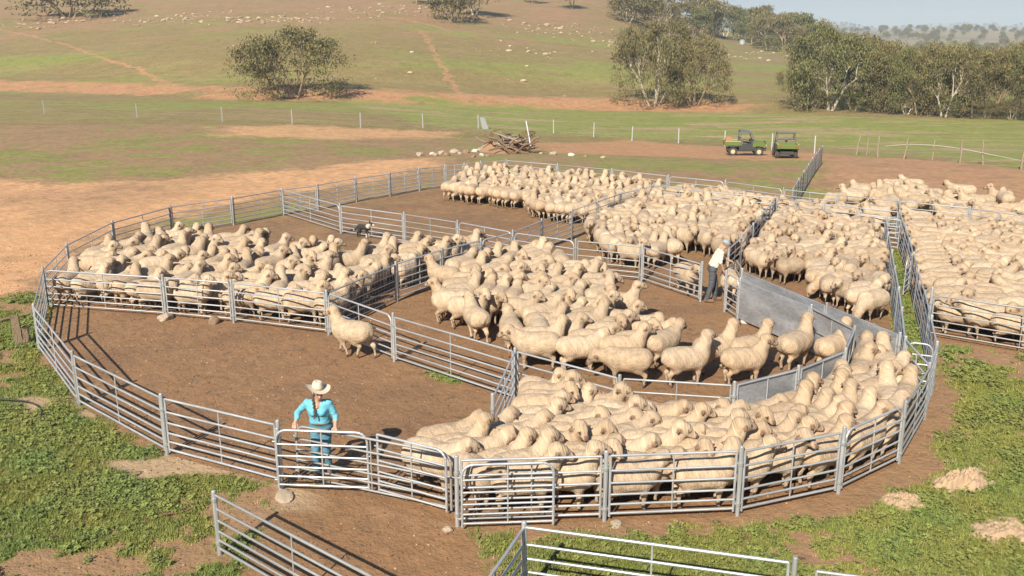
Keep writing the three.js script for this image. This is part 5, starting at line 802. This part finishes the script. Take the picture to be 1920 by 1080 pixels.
// ---------------------------------------------------------------- turf, weeds, clods
{
  const blade = (gs, x, z, h, w, lean, a) => { const g = new THREE.BufferGeometry(), c = Math.cos(a), s = Math.sin(a); g.setAttribute('position', new THREE.Float32BufferAttribute([x - c * w, 0, z - s * w, x + c * w, 0, z + s * w, x - s * lean, h, z + c * lean], 3)); gs.push(g); };
  const R = rng(4242);
  const tuft = (n, h0, h1, w, spread, lean) => { const gs = []; for (let i = 0; i < n; i++) blade(gs, (R() - 0.5) * spread, (R() - 0.5) * spread, mix(h0, h1, R()), w * (0.7 + 0.6 * R()), (R() - 0.5) * lean * 2, R() * 6.283); const g = mergeGeometries(gs); g.computeVertexNormals(); return g; };
  const leafy = n => { const gs = []; for (let i = 0; i < n; i++) { const a = R() * 6.283, r = 0.015 + R() * 0.055, h = 0.02 + R() * 0.045, s = 0.008 + R() * 0.009, x = Math.cos(a) * r, z = Math.sin(a) * r, t = R() * 6.28, g = new THREE.BufferGeometry(); const P = []; for (let k = 0; k < 5; k++) { const b = t + k / 5 * 6.283; P.push([x + Math.cos(b) * s, h + Math.sin(b + a) * s * 0.45, z + Math.sin(b) * s]); } const v = []; for (let k = 1; k < 4; k++) v.push(...P[0], ...P[k], ...P[k + 1]); g.setAttribute('position', new THREE.Float32BufferAttribute(v, 3)); gs.push(g); } const g = mergeGeometries(gs); g.computeVertexNormals(); return g; };
  const kinds = [[tuft(15, 0.018, 0.06, 0.0042, 0.12, 0.05), 0], [leafy(9), 1], [tuft(8, 0.02, 0.045, 0.004, 0.15, 0.06), 2]];
  const spots = [[], [], []];
  for (let i = 0; i < 420000; i++) {
    const d = 7.2 + 24 * Math.pow(R(), 1.5), x = (R() * 2 - 1) * (d * 0.6 + 0.8); const w = fbm(x * 0.9 + 40, d * 0.9, 2, 88);
    const g = ground(x, d)[3]; if (R() > g * 1.05 - 0.10) continue;
    const k = R() < (w > 0.60 ? 0.5 : 0.08) ? 1 : R() < 0.75 ? 0 : 2; spots[k].push([x, d]);
  }
  const turf = new THREE.Group(); turf.name = 'turf'; turf.userData = { kind: 'stuff', label: 'short green turf and broadleaf weeds round the yards', category: 'grass' }; scene.add(turf);
  const M = new THREE.Matrix4(), Q = new THREE.Quaternion(), Y = V(0, 1, 0), mats = [std(0.150, 0.182, 0.038, 0.8, 0, { side: THREE.DoubleSide }), std(0.125, 0.158, 0.036, 0.75, 0, { side: THREE.DoubleSide }), std(0.32, 0.27, 0.125, 0.9, 0, { side: THREE.DoubleSide })];
  kinds.forEach(([g], k) => {
    const l = spots[k], im = new THREE.InstancedMesh(g, mats[k], l.length); im.name = ['grass_blades', 'broadleaf_weeds', 'dry_grass'][k]; im.castShadow = im.receiveShadow = true;
    l.forEach(([x, d], i) => { const s = (0.75 + 0.7 * R()) * (d > 18 ? 1.25 : 1), sy = sdg(x, d, YARD), y = sy > 0.15 ? (fbm(x * 0.9, d * 0.9, 2, 5) - 0.5) * 0.05 * sm((sy - 0.15) / 0.8) : 0; im.setMatrixAt(i, M.compose(V(x, hgt(x, d) + y - 0.006, -d), Q.setFromAxisAngle(Y, R() * 6.283), V(s, s * (0.6 + 0.6 * R()), s))); const t = 0.75 + 0.6 * R(), y2 = 0.85 + 0.5 * fbm(x * 1.1, d * 1.1, 2, 61); im.setColorAt(i, new THREE.Color().setRGB(t * y2, t * (0.9 + 0.12 * y2), t)); });
    turf.add(im);
  });
  console.log('turf', performance.now() | 0, spots.map(s => s.length).join());
  // clods, pebbles and dry droppings
  const cl = []; for (let i = 0; i < 60000; i++) { const d = 8 + 24 * Math.pow(R(), 1.3), x = (R() * 2 - 1) * (d * 0.58 + 0.5), c = ground(x, d); if (R() < c[3] * 1.3 || R() > 0.42) continue; cl.push([x, d]); }
  const im = new THREE.InstancedMesh(new THREE.IcosahedronGeometry(1, 0), std(0.18, 0.102, 0.055, 1), cl.length); im.name = 'clods_and_droppings'; im.castShadow = im.receiveShadow = true; im.userData = { kind: 'stuff', label: 'small clods, pebbles and droppings on the bare earth', category: 'clods' };
  cl.forEach(([x, d], i) => { const s = 0.006 + 0.016 * Math.pow(R(), 3), sy = sdg(x, d, YARD), y = sy > 0.15 ? (fbm(x * 0.9, d * 0.9, 2, 5) - 0.5) * 0.05 * sm((sy - 0.15) / 0.8) : 0; im.setMatrixAt(i, M.compose(V(x, hgt(x, d) + y + s * 0.3, -d), Q.setFromAxisAngle(Y, R() * 6), V(s * 1.3, s * 0.8, s))); const q = R(), t = q < 0.5 ? 0.5 + R() * 0.4 : q < 0.9 ? 0.9 + R() * 0.4 : 1.9; im.setColorAt(i, new THREE.Color().setRGB(t, t * (q >= 0.9 ? 1.15 : 1), t * (q >= 0.9 ? 1.3 : 1))); });
  scene.add(im); console.log('clods', cl.length);
}
renderer.render(scene, camera);
